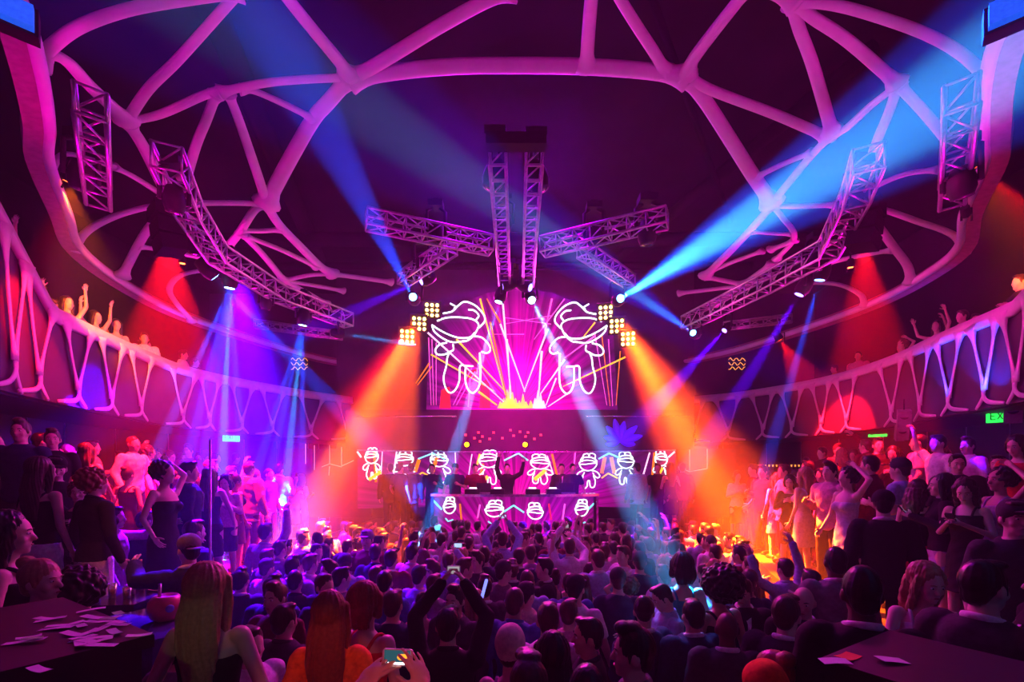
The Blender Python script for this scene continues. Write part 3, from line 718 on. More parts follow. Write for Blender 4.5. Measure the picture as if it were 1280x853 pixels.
# blue flower on the right fascia panel
M_pet = mat('lit_blue_petal', (0.06, 0.02, 0.9), 0.4, emit=0.55, ecol=(0.10, 0.01, 1.0), var=0.2, scale=4)
fl = empty('lit_flower', P(775, 552, 12.5), 'blue lit lotus flower shape on the right fascia panel', 'flower light')
for ang, L in ((-12, .42), (14, .62), (42, .62), (78, .55), (104, .62), (132, .55), (164, .45), (192, .4)):
    a = R(ang); dx, dz = math.cos(a), math.sin(a); mb = MB(); rings = []
    for i in range(9):
        t = i / 8; w = 0.10 * math.sin(PI * min(1, t * 0.92 + 0.04)) ** 0.8 + 0.004
        c = Vector((dx * L * t, 0, dz * L * t)); sd = Vector((-dz, 0, dx))
        rings.append([c + sd * w, c + Vector((0, -0.03, 0)), c - sd * w, c + Vector((0, 0.008, 0))])
    mb.rings(rings).build('petal', M_pet, fl)
# recess lamps
M_ylens = mat('yellow_lens', (1.0, 0.5, 0.02), 0.3, emit=16, ecol=(1.0, 0.42, 0.0), var=0)
for px, lb in ((583, 'small orange lamp under the screen, left of the booth centre'), (656, 'small orange lamp under the screen, right of the booth centre')):
    p = P(px, 556, 12.6); root = empty('spot_lamp', p, lb, 'stage lamp')
    MB().lathe((0.03, 0.2, 0.04), (-0.1, -1, -0.2), [(0, .05), (.02, .08), (.17, .09), (.19, .09)]).build('housing', M_rig, root)
    MB().lathe((0.01, 0.02, 0.0), (-0.1, -1, -0.2), [(0, .07), (.012, .05)]).build('lens', M_ylens, root)
    spot(p + Vector((0, -0.03, 0)), p + Vector((0.3, -1, -0.5)), 40, 40, ORANGE)
M_rdot = mat('red_dot_lamp', (1.0, 0.02, 0.03), 0.3, emit=5, ecol=(1.0, 0.02, 0.04), var=0)
M_wdot = mat('white_dot_lamp', (1.0, 0.8, 0.9), 0.3, emit=6, ecol=(1.0, 0.8, 0.95), var=0)
rl = empty('dot_lamp_row', P(640, 545, 13.05), 'scattered tiny red lamps in the recess under the screen', 'string lights')
for px, py in ((582, 544), (593, 548), (598, 541), (603, 546), (600, 552), (612, 549), (638, 538), (642, 545), (650, 540), (657, 546), (660, 541), (668, 549), (628, 548), (617, 541), (676, 544)):
    p = P(px, py, 13.05) - rl.location
    MB().ball(p, 0.035, None, 6, 4).build('bulb', M_rdot, rl)

# DJ riser, back LED band and desk
STZ = 1.15
struct(MB().box((0.1, 13.3, STZ / 2), (9.4, 4.9, STZ)).build('floor_stage', M_floor, None, False))
M_led = bpy.data.materials.new('band_picture'); M_led.use_nodes = True
M_led.node_tree.nodes['Principled BSDF'].inputs['Base Color'].default_value = (0.02, 0.01, 0.02, 1)
screen_nodes(M_led, 0, -0.9, 3.4, 2.4, 1.2, 14)
band = empty('led_wall', (0.1, 13.0, 2.45), 'curved pink video wall behind the booth with eight neon drawings', 'video screen')
BY = lambda x: 12.95 - 0.055 * (x - 0.1) ** 2
def bp(px, py, off=0.03):
    y = 12.9
    for _ in range(6):
        x = (px - 640) * y / F; y = BY(x)
    p = P(px, py, y); return p - band.location + Vector((0, -off, 0))
xs = [(447 + i * (844 - 447) / 48) for i in range(49)]
mb = MB(); rows = []
for px in xs:
    p = bp(px, 565, 0); z0, z1 = 1.75 - 2.45, 3.24 - 2.45
    rows.append([(p.x, p.y, z0), (p.x, p.y + .1, z0), (p.x, p.y + .1, z1), (p.x, p.y, z1)])
mb.rings(rows).build('led_panel', M_led, band, False)
mb = MB(); rows = []
for px in xs:
    p = bp(px, 565, 0); rows.append([(p.x, p.y - .06, .79), (p.x, p.y + .12, .79), (p.x, p.y + .12, .83), (p.x, p.y - .06, .83)])
mb.rings(rows).build('top_trim', M_edge, band, False)
LITTLE = [  # a loose line drawing in a unit box: cap loops, round mouth, looped hands, legs
    [(-.34, .40), (-.28, .55), (-.05, .60), (.22, .56), (.38, .42), (.30, .36)], [(-.25, .40), (-.2, .70), (.0, .74), (.05, .58)], [(.02, .58), (.1, .76), (.3, .70), (.3, .5)],
    [(-.40, .36), (-.2, .46), (.1, .46), (.36, .38), (.34, .22), (.16, .06), (-.08, .03), (-.3, .14), (-.40, .36)], [(-.38, .30), (-.1, .30), (.2, .34), (.36, .34)],
    [(-.2, .04), (-.42, -.06), (-.5, -.22), (-.36, -.28), (-.24, -.18), (-.16, -.04)], [(.12, .04), (.36, -.02), (.5, -.18), (.42, -.28), (.28, -.2), (.2, -.06)],
    [(-.22, -.2), (-.3, -.5), (-.2, -.72), (-.06, -.66), (-.02, -.42), (.06, -.42), (.1, -.66), (.26, -.66), (.3, -.4), (.22, -.18)]]
FIGS = [(465, 577, 18, 38, 1), (506, 580, 24, 36, 1), (549, 581, 24, 38, -1), (611, 582, 26, 42, 1), (675, 584, 26, 36, -1), (735, 586, 24, 42, 1), (782, 583, 22, 40, -1), (826, 580, 17, 38, -1)]
for cx, cy, w, h, sg in FIGS:
    doodle(lambda x, y: bp(cx + sg * x * w * 1.2, cy - (y - 0.05) * h * 0.70 + 2), 0.014, M_neon, band, LITTLE)
lines = [((447, 565), (452, 572)), ((523, 574), (541, 567)), ((541, 567), (556, 574)), ((630, 576), (648, 567)), ((648, 567), (660, 576)), ((748, 574), (761, 567)), ((761, 567), (775, 573)), ((835, 572), (843, 565))]
for a, b2 in lines:
    MB().tube([bp(*a), bp(*b2)], 0.022, 6).build('neon_link', M_cyn, band)
for a, b2, w, m in (((478, 565), (476, 602), .012, M_lpk), ((490, 606), (496, 565), .02, M_lpk), ((461, 600), (476, 590), .05, M_yel), ((470, 603), (468, 565), .03, M_org), ((517, 598), (528, 591), .02, M_yel), ((528, 591), (540, 597), .02, M_yel), ((519, 590), (524, 575), .05, M_org), ((541, 590), (546, 572), .05, M_org),
        ((569, 566), (570, 590), .012, M_lpk), ((588, 612), (600, 568), .03, M_yel), ((590, 613), (610, 596), .06, M_yel), ((585, 600), (590, 568), .014, M_lpk), ((596, 612), (604, 580), .03, M_org), ((690, 568), (697, 598), .03, M_org), ((684, 570), (694, 600), .014, M_lpk), ((716, 598), (719, 566), .02, M_pnk), ((752, 598), (760, 592), .02, M_yel), ((760, 592), (772, 598), .02, M_yel),
        ((752, 592), (756, 572), .05, M_org), ((768, 592), (764, 572), .05, M_org), ((800, 608), (812, 566), .02, M_lpk), ((815, 596), (818, 566), .03, M_org), ((820, 600), (828, 585), .04, M_yel), ((668, 600), (682, 588), .06, M_yel)):
    MB().tube([bp(*a, .01), bp(*b2, .01)], w, 6).build('light_ray_graphic', m, band)
# desk
desk = empty('dj_desk', (0.08, 11.2, STZ), 'curved booth desk with pink video front showing neon drawings', 'booth desk')
DYF = lambda x: 10.75 + 0.10 * (x - 0.08) ** 2
dxs = [-1.95 + i * 4.03 / 30 for i in range(31)]
DT = 2.17 - STZ
mb = MB(); mb.rings([[(x - .08, DYF(x) - 11.2, 0.03), (x - .08, DYF(x) - 11.2 + .08, 0.03), (x - .08, DYF(x) - 11.2 + .08, DT - .06), (x - .08, DYF(x) - 11.2, DT - .06)] for x in dxs]).build('front_screen', None or M_led, desk, False)
mb = MB(); mb.rings([[(x - .08, DYF(x) - 11.2 - .08, DT - .06), (x - .08, DYF(x) - 11.2 + .75, DT - .06), (x - .08, DYF(x) - 11.2 + .75, DT), (x - .08, DYF(x) - 11.2 - .08, DT)] for x in dxs]).build('worktop', M_edge, desk, False)
for sx in (-1.9, 1.98): MB().box((sx - .08, .2, DT / 2 - .03), (.06, .7, DT - .08)).build('side_panel', M_black, desk, False)
def dp(px, py, off=.02):
    y = 10.9
    for _ in range(6):
        x = (px - 640) * y / F; y = DYF(x)
    return P(px, py, y) - desk.location + Vector((0, -off, 0))
for cx, cy, w, sg in ((562, 636, 17, 1), (618, 640, 26, 1), (669, 643, 22, -1), (727, 639, 18, 1)):
    doodle(lambda x, y: dp(cx + sg * x * w * 1.15, cy - (y - 0.25) * 28), 0.014, M_neon, desk, LITTLE[:5])
    MB().tube([dp(cx - sg * w * .3, cy + 12), dp(cx - sg * w * .1, cy + 16), dp(cx + sg * w * .25, cy + 14)], .016, 6).build('neon_link', M_cyn, desk)
for a, b2, m in (((541, 625), (552, 637), M_cyn), ((630, 640), (642, 632), M_cyn), ((642, 632), (655, 641), M_cyn), ((735, 637), (745, 627), M_cyn), ((575, 630), (577, 651), M_org), ((686, 630), (689, 650), M_red), ((703, 650), (706, 630), M_pnk), ((597, 648), (600, 631), M_pnk)):
    MB().tube([dp(*a), dp(*b2)], .02, 6).build('neon_link', m, desk)
# gear on the desk
def gear(x, y, w, d, h, tilt, label, screen_on=None):
    root = empty('dj_deck' if screen_on is None else 'laptop', (x, y, 2.17), label, 'music deck' if screen_on is None else 'laptop')
    if screen_on is None:
        MB().box((0, 0, h / 2), (w, d, h)).build('body', M_rig, root, False)
        MB().lathe((0, -.02, h), (0, 0, 1), [(0, min(w, d) * .36), (.015, min(w, d) * .36), (.02, min(w, d) * .3)]).build('jog_wheel', M_alu, root)
        MB().box((0, d * .36, h + .02), (w * .5, .05, .04)).build('display', M_wdot, root, False)
    else:
        MB().box((0, 0, .012), (w, d, .024)).build('keyboard', M_alu, root, False)
        MB().box((0, d * .5 + .06, .13), (w, .015, .25), Matrix.Rotation(R(-18), 3, 'X')).build('lid', M_rig, root, False)
for x, lb in ((-.95, 'music deck at the left end of the booth desk'), (-.35, 'music deck left of the middle of the booth desk'), (.5, 'music deck right of the middle of the booth desk'), (1.0, 'music deck at the right end of the booth desk')):
    gear(x, 11.2, .34, .4, .1, 0, lb)
gear(-.7, 11.32, .36, .25, .1, 0, 'open laptop standing on the left half of the booth desk', 1)
gear(1.35, 11.3, .36, .25, .1, 0, 'open laptop standing on the right end of the booth desk', 1)

# hexagon-lined walls beside the booth and the back bar on the right
M_line = mat('wall_light_line', (1.0, 0.4, 0.35), 0.4, emit=1.0, ecol=(1.0, 0.25, 0.25), var=0)
def hexwall(pts, y, label):
    root = empty('wall_line_light', P(*pts[0][0], y), label, 'wall light')
    for a, b2 in pts: MB().tube([P(*a, y) - root.location, P(*b2, y) - root.location], .012, 5).build('light_line', M_line, root)
struct(MB().box((-5.2, 12.9, 2.4), (2.6, .15, 1.9)).build('wall_stage_left', M_wall, None, False))
struct(MB().box((5.4, 12.9, 2.4), (1.6, .15, 1.9)).build('wall_stage_right', M_wall, None, False))
hexwall((((393, 557), (393, 588)), ((412, 558), (412, 580)), ((412, 580), (402, 584)), ((412, 580), (427, 584)), ((427, 559), (427, 583)), ((412, 583), (411, 595)), ((427, 583), (442, 576)), ((382, 555), (382, 580))), 12.7, 'thin hexagon light lines on the wall left of the booth')
hexwall((((862, 562), (862, 590)), ((884, 561), (884, 586)), ((862, 590), (884, 586)), ((862, 590), (848, 584))), 12.7, 'thin hexagon light lines on the wall right of the booth')
# ------------------------------------------------------------------ people
import bmesh
M_SKIN = {'fair': mat('skin_fair', (0.62, 0.42, 0.34), 0.5, var=0.06), 'tan': mat('skin_tan', (0.48, 0.29, 0.21), 0.5, var=0.06), 'dark': mat('skin_dark', (0.10, 0.052, 0.035), 0.45, var=0.08)}
M_HAIR = {'black': mat('hair_black', (0.016, 0.012, 0.012), 0.33, scale=60, spec=0.3), 'brown': mat('hair_brown', (0.055, 0.028, 0.018), 0.4, scale=60), 'blonde': mat('hair_blonde', (0.36, 0.23, 0.10), 0.4, scale=60),
          'red': mat('hair_red', (0.22, 0.05, 0.02), 0.4, scale=60), 'grey': mat('hair_grey', (0.35, 0.33, 0.33), 0.5, scale=60)}
CLOTH = {'black': (0.012, 0.012, 0.014), 'navy': (0.018, 0.025, 0.07), 'charcoal': (0.04, 0.04, 0.045), 'grey': (0.16, 0.16, 0.17), 'white': (0.72, 0.72, 0.74), 'light blue': (0.30, 0.42, 0.62), 'blue': (0.05, 0.10, 0.30),
         'burgundy': (0.12, 0.012, 0.025), 'orange': (0.75, 0.14, 0.02), 'red': (0.50, 0.02, 0.03), 'pink': (0.62, 0.28, 0.36), 'lilac': (0.42, 0.32, 0.52), 'teal': (0.02, 0.28, 0.32), 'cream': (0.62, 0.54, 0.42), 'brown': (0.10, 0.055, 0.03), 'silver': (0.5, 0.48, 0.52), 'yellow': (0.7, 0.5, 0.05), 'denim': (0.05, 0.08, 0.16), 'green': (0.03, 0.25, 0.10)}
def cloth(c): return mat('cloth_' + c.replace(' ', '_'), CLOTH[c], 0.8, scale=35, bump=0.25, spec=0.12)
M_eye = mat('eye_white', (0.75, 0.72, 0.70), 0.2, var=0.02); M_iris = mat('eye_dark', (0.02, 0.014, 0.01), 0.15); M_lip = mat('lip', (0.40, 0.10, 0.10), 0.4)
M_shoe = mat('shoe_leather', (0.015, 0.013, 0.013), 0.3)
DG = bpy.context.evaluated_depsgraph_get
def remesh(mb, vox, smooth=2, name='body', fold=0.0, seed=0.0, groove=0.0, curls=0.0):
    """one continuous skin around overlapping closed shapes"""
    me = mb.mesh(name); o = bpy.data.objects.new('wrap', me); C.objects.link(o)
    r = o.modifiers.new('wrap', 'REMESH'); r.mode = 'VOXEL'; r.voxel_size = vox
    if smooth:
        s = o.modifiers.new('soft', 'SMOOTH'); s.factor = 0.5; s.iterations = smooth
    dg = DG(); out = bpy.data.meshes.new_from_object(o.evaluated_get(dg))
    bpy.data.objects.remove(o); bpy.data.meshes.remove(me)
    n = len(out.vertices)
    if (fold or groove or curls) and n:
        co = np.empty(n * 3, 'f'); out.vertices.foreach_get('co', co); co = co.reshape(-1, 3)
        no = np.empty(n * 3, 'f'); out.vertex_normals.foreach_get('vector', no); no = no.reshape(-1, 3)
        d = np.zeros(n, 'f')
        if fold:
            x, y, z = co.T
            d += fold * (np.sin(31 * x + 17 * z + seed) * np.sin(23 * y - 29 * z + 2 * seed) + 0.7 * np.sin(9 * z - 37 * x + seed) * np.sin(41 * y + 11 * z))
        if curls:
            x, y, z = co.T; w = 95.0
            d += curls * (np.sin(w * x + 2 * np.sin(40 * z)) * np.sin(w * y + seed) + np.sin(w * z + 2 * np.sin(37 * x)) * np.sin(1.3 * w * y) * 0.8 + 0.5 * np.sin(60 * x + 50 * y + 70 * z))
        if groove:
            ang = np.arctan2(co[:, 1] + 0.02, co[:, 0])
            d += groove * (np.sin(38 * ang + 6 * np.sin(9 * co[:, 2] + seed)) * 0.6 + np.sin(17 * ang + 4 * np.sin(5 * co[:, 2])) * 0.6)
        co += no * d[:, None]
        out.vertices.foreach_set('co', co.reshape(-1))
    out.polygons.foreach_set('use_smooth', [True] * len(out.polygons)); out.update(); out.name = name
    return out
def obj_from(me, name, m, parent=None):
    o = bpy.data.objects.new(name, me); C.objects.link(o)
    me.materials.clear(); me.materials.append(m)
    if parent is not None: o.parent = parent
    return o

TORSO = {'m': [(.84, 0, -.005, .145, .10), (.90, 0, -.005, .163, .118), (.98, 0, -.003, .155, .112), (1.08, 0, 0, .143, .102), (1.20, 0, .003, .158, .112), (1.31, 0, .004, .176, .122), (1.40, 0, -.004, .180, .112), (1.455, 0, -.010, .135, .085), (1.50, 0, -.012, .07, .062)],
         'f': [(.82, 0, -.01, .145, .105), (.90, 0, -.012, .168, .122), (.98, 0, -.008, .150, .108), (1.08, 0, 0, .118, .088), (1.18, 0, .003, .126, .095), (1.28, 0, .014, .146, .118), (1.37, 0, -.002, .150, .100), (1.43, 0, -.010, .110, .072), (1.475, 0, -.012, .055, .052)]}
POSES = {'down': ((.255, -.03, 1.14), (.265, .06, .90)), 'loose': ((.29, -.02, 1.15), (.30, .12, .95)), 'drink': ((.255, -.02, 1.15), (.17, .23, 1.23)), 'phone': ((.245, .02, 1.16), (.06, .27, 1.29)),
         'up': ((.27, .06, 1.66), (.22, .12, 1.93)), 'fist': ((.31, .06, 1.58), (.33, .10, 1.84)), 'film': ((.25, .20, 1.55), (.075, .34, 1.74)), 'filmhigh': ((.26, .16, 1.66), (.085, .27, 1.88)),
         'hip': ((.36, -.06, 1.20), (.20, .03, 1.03)), 'reach': ((.29, .22, 1.40), (.22, .47, 1.50)), 'cross': ((.23, .10, 1.16), (-.08, .21, 1.24)), 'rail': ((.24, .12, 1.18), (.20, .36, 1.06)), 'wave': ((.36, .02, 1.52), (.42, .06, 1.80)), 'head': ((.33, -.02, 1.62), (.10, -.04, 1.78))}
def arm_joints(p, side, sex):
    e, w = POSES[p] if isinstance(p, str) else p
    k = 1.0 if sex == 'm' else 0.93
    f = lambda v: Vector((v[0] * side * k, v[1], v[2]))
    sx = .19 if sex == 'm' else .16
    return Vector((sx * side, -.005, 1.415)), f(e), f(w)
def hand_shapes(mb, w, d, palm, side, curl=0.5, s=1.0, spread=0.010):
    """palm, four unequal jointed fingers and a thumb; d is the way the hand points, palm its facing"""
    d = Vector(d).normalized(); palm = Vector(palm); palm = (palm - d * palm.dot(d)).normalized(); a = d.cross(palm) * side
    M = Matrix((a, d, palm)).transposed()
    c = w + d * .045 * s
    mb.ball(c, (.040 * s, .052 * s, .016 * s), M, 12, 8)
    mb.cap(w - d * .03, w + d * .02, .025 * s, .024 * s, 10)
    for i, (L, off) in enumerate(((.068, .030), (.076, .010), (.070, -.010), (.054, -.029))):
        p = w + d * (.085 - .006 * abs(i - 1)) * s + a * off * s; dd = (d + a * (1.5 - i) * spread * 8).normalized(); r = (.0088 - .0006 * i) * s
        for k, q in enumerate((.45, .32, .25)):
            ang = curl * (0.55 if k == 0 else 0.8); dd = (dd * math.cos(ang) + palm * math.sin(ang)).normalized()
            p2 = p + dd * L * q * s; mb.cap(p, p2, r, r * .93, 8); p, r = p2, r * .93
            palm = palm
    t = w + d * .02 * s + a * .026 * s; td = (d * .62 + a * .75 + palm * .25).normalized()
    t2 = t + td * .042 * s; td2 = (d * .85 + a * .35 + palm * (.25 + .4 * curl)).normalized(); t3 = t2 + td2 * .034 * s
    mb.cap(t, t2, .0125 * s, .0105 * s, 8); mb.cap(t2, t3, .0105 * s, .009 * s, 8)

def human(sex='m', hair='short', hc='black', top='tee', tc='navy', bottom='trousers', bc='black', skin='fair', arms=('down', 'down'), yaw=0, pitch=0, vox=0.013, face=False, lean=0.0, hat=None, hatc='black', curl=(.5, .5), seed=0.0, palms=(None, None), sole=True, beard=False, hdirs=(None, None), strap=True, legs=True):
    """a standing figure facing +Y, 1.78 m to the top of the hair; returns the body with hair and clothing under it"""
    f = sex == 'f'; T = TORSO[sex]
    ls = lambda z: lean * max(0.0, z - .95)
    sh = lambda v: Vector((v[0], v[1] + ls(v[2]), v[2]))
    J = [tuple(sh(p) for p in arm_joints(arms[0], 1, sex)), tuple(sh(p) for p in arm_joints(arms[1], -1, sex))]
    leg = [(Vector((s * .085, -.005, .90)), Vector((s * .10, .02, .50)), Vector((s * .115, -.015, .09))) for s in (1, -1)]
    infl = lambda d, lo, hi: [(z, cx, cy + ls(z), rx + d, ry + d) for z, cx, cy, rx, ry in T if lo - 1e-6 <= z <= hi + 1e-6]
    # body
    b = MB()
    b.loft([(z, cx, cy + ls(z), rx, ry) for z, cx, cy, rx, ry in T])
    nk = .054 if not f else .045
    HP = sh((0, 0, 1.53)); HM = Matrix.Rotation(R(yaw), 3, 'Z') @ Matrix.Rotation(R(pitch), 3, 'X')
    b.cap(sh((0, -.012, 1.44)), HP + Vector((0, .0, .05)), nk + .006, nk, 12)
    for s, e, w in J:
        b.ball(s - Vector((math.copysign(.012, s.x), 0, 0)), .062 if not f else .05, None, 12, 8)
        b.cap(s, e, .052 if not f else .042, .040 if not f else .033, 12); b.cap(e, w, .040 if not f else .033, .026 if not f else .022, 12)
    if legs:
        for hip, kn, an in leg:
            b.cap(hip, kn, .088, .058, 14); b.cap(kn, an, .057, .038, 12); b.cap(kn - Vector((0, .02, .1)), kn - Vector((0, .02, .16)), .05, .045, 10)
            b.ball(an + Vector((0, .05, -.045)), (.04, .115, .036), None, 12, 8)
    if f: b.ball(sh((.062, .085, 1.27)), .058).ball(sh((-.062, .085, 1.27)), .058)
    hd = lambda v: HP + HM @ Vector(v)
    k = 1.0 if not f else .95
    b.ball(hd((0, .004, .122)), (.074 * k, .093, .106), HM, 20, 12)
    b.ball(hd((0, .036, .045)), (.052 * k, .056, .052), HM); b.ball(hd((0, .066, .012)), (.028 * k, .024, .02), HM)
    b.cap(hd((0, .088, .122)), hd((0, .106, .082)), .009, .0145, 10); b.ball(hd((0, .074, .137)), (.052, .022, .015), HM, 12, 8)
    b.ball(hd((0, .082, .045)), (.026, .015, .012), HM, 10, 6)
    for s in (-1, 1):
        b.ball(hd((s * .036, .058, .082)), (.028, .028, .03), HM, 10, 6); b.ball(hd((s * .077 * k, -.004, .10)), (.012, .022, .033), HM, 10, 6)
    body = remesh(b, vox, 2, 'person')
    hb = MB()
    for i, (s, e, w) in enumerate(J):
        d = (w - e).normalized(); d = (d + Vector((0, .12, 0))).normalized() if hdirs[i] is None else Vector(hdirs[i]).normalized()
        pl = palms[i] or (Vector((-(1 if i == 0 else -1), .2, 0)) if w.z < 1.1 else Vector((0, 1, -.1)) if w.z > 1.6 else Vector((-(1 if i == 0 else -1) * .8, 0, -.3)))
        hand_shapes(hb, w, d, pl, 1 if i == 0 else -1, curl[i], 1.05 if not f else .92)
    hands = remesh(hb, min(vox, .0056), 1, 'hands')
    bm = bmesh.new(); bm.from_mesh(body); bm.from_mesh(hands); bm.to_mesh(body); bm.free(); bpy.data.meshes.remove(hands)
    body.polygons.foreach_set('use_smooth', [True] * len(body.polygons))
    root = obj_from(body, 'person', M_SKIN[skin])
    cv = max(.0105, vox)
    part = lambda mb, name, m, fold=.0035, groove=0.0, v=cv, sm=2, curls=0.0, under=None: obj_from(remesh(mb, v, sm, name, fold, seed, groove, curls), name, m, under or root)
    # hair
    if hair and hair != 'bald':
        h = MB()
        full = {'short': (.083, .098, .102), 'quiff': (.083, .098, .102), 'buzz': (.078, .0965, .104), 'long': (.090, .104, .110), 'bob': (.096, .108, .112), 'bun': (.084, .102, .106), 'curly': (.115, .122, .120), 'afro': (.150, .155, .145), 'wavy': (.096, .108, .112), 'pony': (.083, .1, .106)}[hair]
        cy, cz = (-.045, .145) if hair in ('afro', 'curly') else (-.034, .154) if hair in ('long', 'wavy', 'bob') else (-.014, .146)
        h.ball(hd((0, cy, cz)), full, HM, 20, 12)
        if hair in ('short', 'quiff', 'buzz', 'bun', 'pony'):
            h.ball(hd((0, -.055, .085)), (.062, .045, .062), HM)
            for s in (-1, 1): h.cap(hd((s * .074, .018, .125)), hd((s * .074, .022, .085)), .009, .006, 8)
        if hair == 'short': h.ball(hd((.012, .035, .222)), (.058, .055, .024), HM)
        if hair == 'quiff': h.ball(hd((0, .052, .236)), (.052, .046, .034), HM).ball(hd((.01, .01, .242)), (.058, .05, .026), HM)
        if hair == 'bun': h.ball(hd((0, -.085, .225)), (.045, .045, .042), HM)
        if hair == 'pony': h.cap(hd((0, -.10, .17)), hd((0, -.14, .10)), .028, .03, 10).cap(hd((0, -.14, .10)), hd((0, -.12, -.10)), .03, .012, 10)
        if hair in ('long', 'wavy', 'bob'):
            zend = {'long': -.34, 'wavy': -.22, 'bob': -.02}[hair]
            N = 8; rings = []
            for i in range(N):
                t = i / (N - 1); z = .15 + (zend - .15) * t
                rx = .086 + .016 * math.sin(PI * min(1, t * 1.2)) - .045 * max(0, t - .6); ry = .060 - .02 * t; cyy = -.050 - .045 * math.sin(PI * min(1, t * .9)) - .01 * t
                Mz = Matrix.Rotation(R(yaw), 3, 'Z'); base = HP + Vector((0, ls(1.53 + z) - ls(1.53), 0))
                rings.append([base + Mz @ Vector((rx * math.cos(2 * PI * q / 18), cyy + ry * math.sin(2 * PI * q / 18), z)) for q in range(18)])
            h.rings(rings)
            for s in (-1, 1):
                h.cap(hd((s * .072, .018, .16)), hd((s * .078, .004, .05)), .028, .03, 10)
                h.cap(hd((s * .078, .004, .05)), hd((s * .074, -.02, max(zend + .08, -.16))), .03, .022, 10)
        part(h, 'hair', M_HAIR[hc], .004 if hair in ('curly', 'afro', 'wavy') else .0025, .0042 if hair in ('long', 'bob', 'wavy', 'pony') else .0018, max(.0075, vox * .8), 1, .0085 if hair in ('curly', 'afro') else (.003 if hair == 'wavy' else 0.0))
    if beard:
        bd = MB().ball(hd((0, .040, .030)), (.054, .056, .044), HM).ball(hd((0, .066, .004)), (.03, .026, .022), HM)
        part(bd, 'beard', M_HAIR[hc], .001, 0, .008)
    if hat == 'cap':
        h = MB().ball(hd((0, -.008, .165)), (.091, .105, .095), HM, 20, 12); cp = part(h, 'cap', cloth(hatc), .001)
        h = MB().ball(hd((0, .13, .168)), (.072, .075, .009), HM, 16, 6); part(h, 'cap_brim', cloth(hatc), 0, 0, .008, 2, 0.0, cp)
    if hat == 'backcap':
        h = MB().ball(hd((0, -.008, .165)), (.091, .105, .095), HM, 20, 12); cp = part(h, 'cap', cloth(hatc), .001)
        h = MB().ball(hd((0, -.12, .135)), (.072, .075, .009), HM, 16, 6); part(h, 'cap_brim', cloth(hatc), 0, 0, .008, 2, 0.0, cp)
    if hat == 'beanie':
        h = MB().ball(hd((0, -.014, .165)), (.096, .112, .112), HM, 20, 12).ball(hd((0, -.05, .11)), (.08, .06, .06), HM); part(h, 'beanie', cloth(hatc), .003)
    if face:
        for s in (-1, 1):
            ey = MB().ball(hd((s * .031, .0835, .116)), (.0125, .009, .0075), HM, 10, 6).build('eye', M_eye, root); MB().ball(hd((s * .031, .0905, .116)), (.0058, .0034, .0058), HM, 8, 5).build('iris', M_iris, ey)
            MB().tube([hd((s * .014, .0955, .136)), hd((s * .032, .0945, .141)), hd((s * .048, .083, .136))], [.003, .004, .0025], 6).build('eyebrow', M_HAIR[hc] if hair != 'bald' else M_HAIR['black'], root)
        MB().ball(hd((0, .0955, .047)), (.021, .005, .0055), HM, 10, 6).build('lips', M_lip, root)
    # clothing
    if top:
        g = MB(); m = cloth(tc)
        dl = {'tee': .012, 'shirt': .014, 'jacket': .026, 'tank': .008, 'strapless': .008, 'dress': .008, 'strapless_dress': .008, 'blouse': .016}[top]
        lo, hi = {'tee': (.84, 1.455), 'shirt': (.84, 1.455), 'jacket': (.82, 1.455), 'tank': (.9, 1.37 if not f else 1.37), 'strapless': (.9, 1.28), 'dress': (.9, 1.37), 'strapless_dress': (.9, 1.28), 'blouse': (.84, 1.43)}[top]
        pr = infl(dl, lo, hi)
        if top in ('strapless', 'strapless_dress'): pr = pr + [(1.33, 0, .004 + ls(1.33), .150 + dl, .112 + dl)]
        if top in ('dress', 'strapless_dress'):
            pr = [(.52, 0, 0, .20, .155), (.66, 0, -.005, .19, .148), (.80, 0, -.01, .18, .138)] + pr
        if top == 'jacket': pr = [(.76, 0, -.005, .185, .145)] + pr
        if top in ('tee', 'shirt', 'jacket'): pr = pr + [(1.50, 0, -.012 + ls(1.5), nk + .022, nk + .024)]
        g.loft(pr)
        if f: g.ball(sh((.062, .085, 1.27)), .058 + dl).ball(sh((-.062, .085, 1.27)), .058 + dl)
        if top in ('tee', 'shirt', 'jacket', 'blouse'):
            for s, e, w in J:
                r0, r1, r2 = (.056 + dl, .044 + dl, .032 + dl) if not f else (.046 + dl, .037 + dl, .028 + dl)
                g.ball(s - Vector((math.copysign(.012, s.x), 0, 0)), r0 + .006, None, 12, 8)
                if top == 'tee': g.cap(s, s.lerp(e, .72), r0, r0 * .97, 14, 1, False)
                else:
                    g.cap(s, e, r0, r1, 14); g.cap(e, e.lerp(w, .96), r1, r2, 14, 1, True)
        gar = part(g, {'tee': 'shirt', 'shirt': 'shirt', 'jacket': 'jacket', 'tank': 'vest', 'strapless': 'top', 'dress': 'dress', 'strapless_dress': 'dress', 'blouse': 'blouse'}[top], m, .004 if top != 'jacket' else .0045)
        if top in ('tank', 'dress') and strap:
            for s in (-1, 1): MB().tube(spline([sh((s * .075, .10, 1.34)), sh((s * .085, .06, 1.425)), sh((s * .085, -.01, 1.455)), sh((s * .075, -.085, 1.40)), sh((s * .07, -.108, 1.34))], 14), .011, 8).build('strap', m, gar)
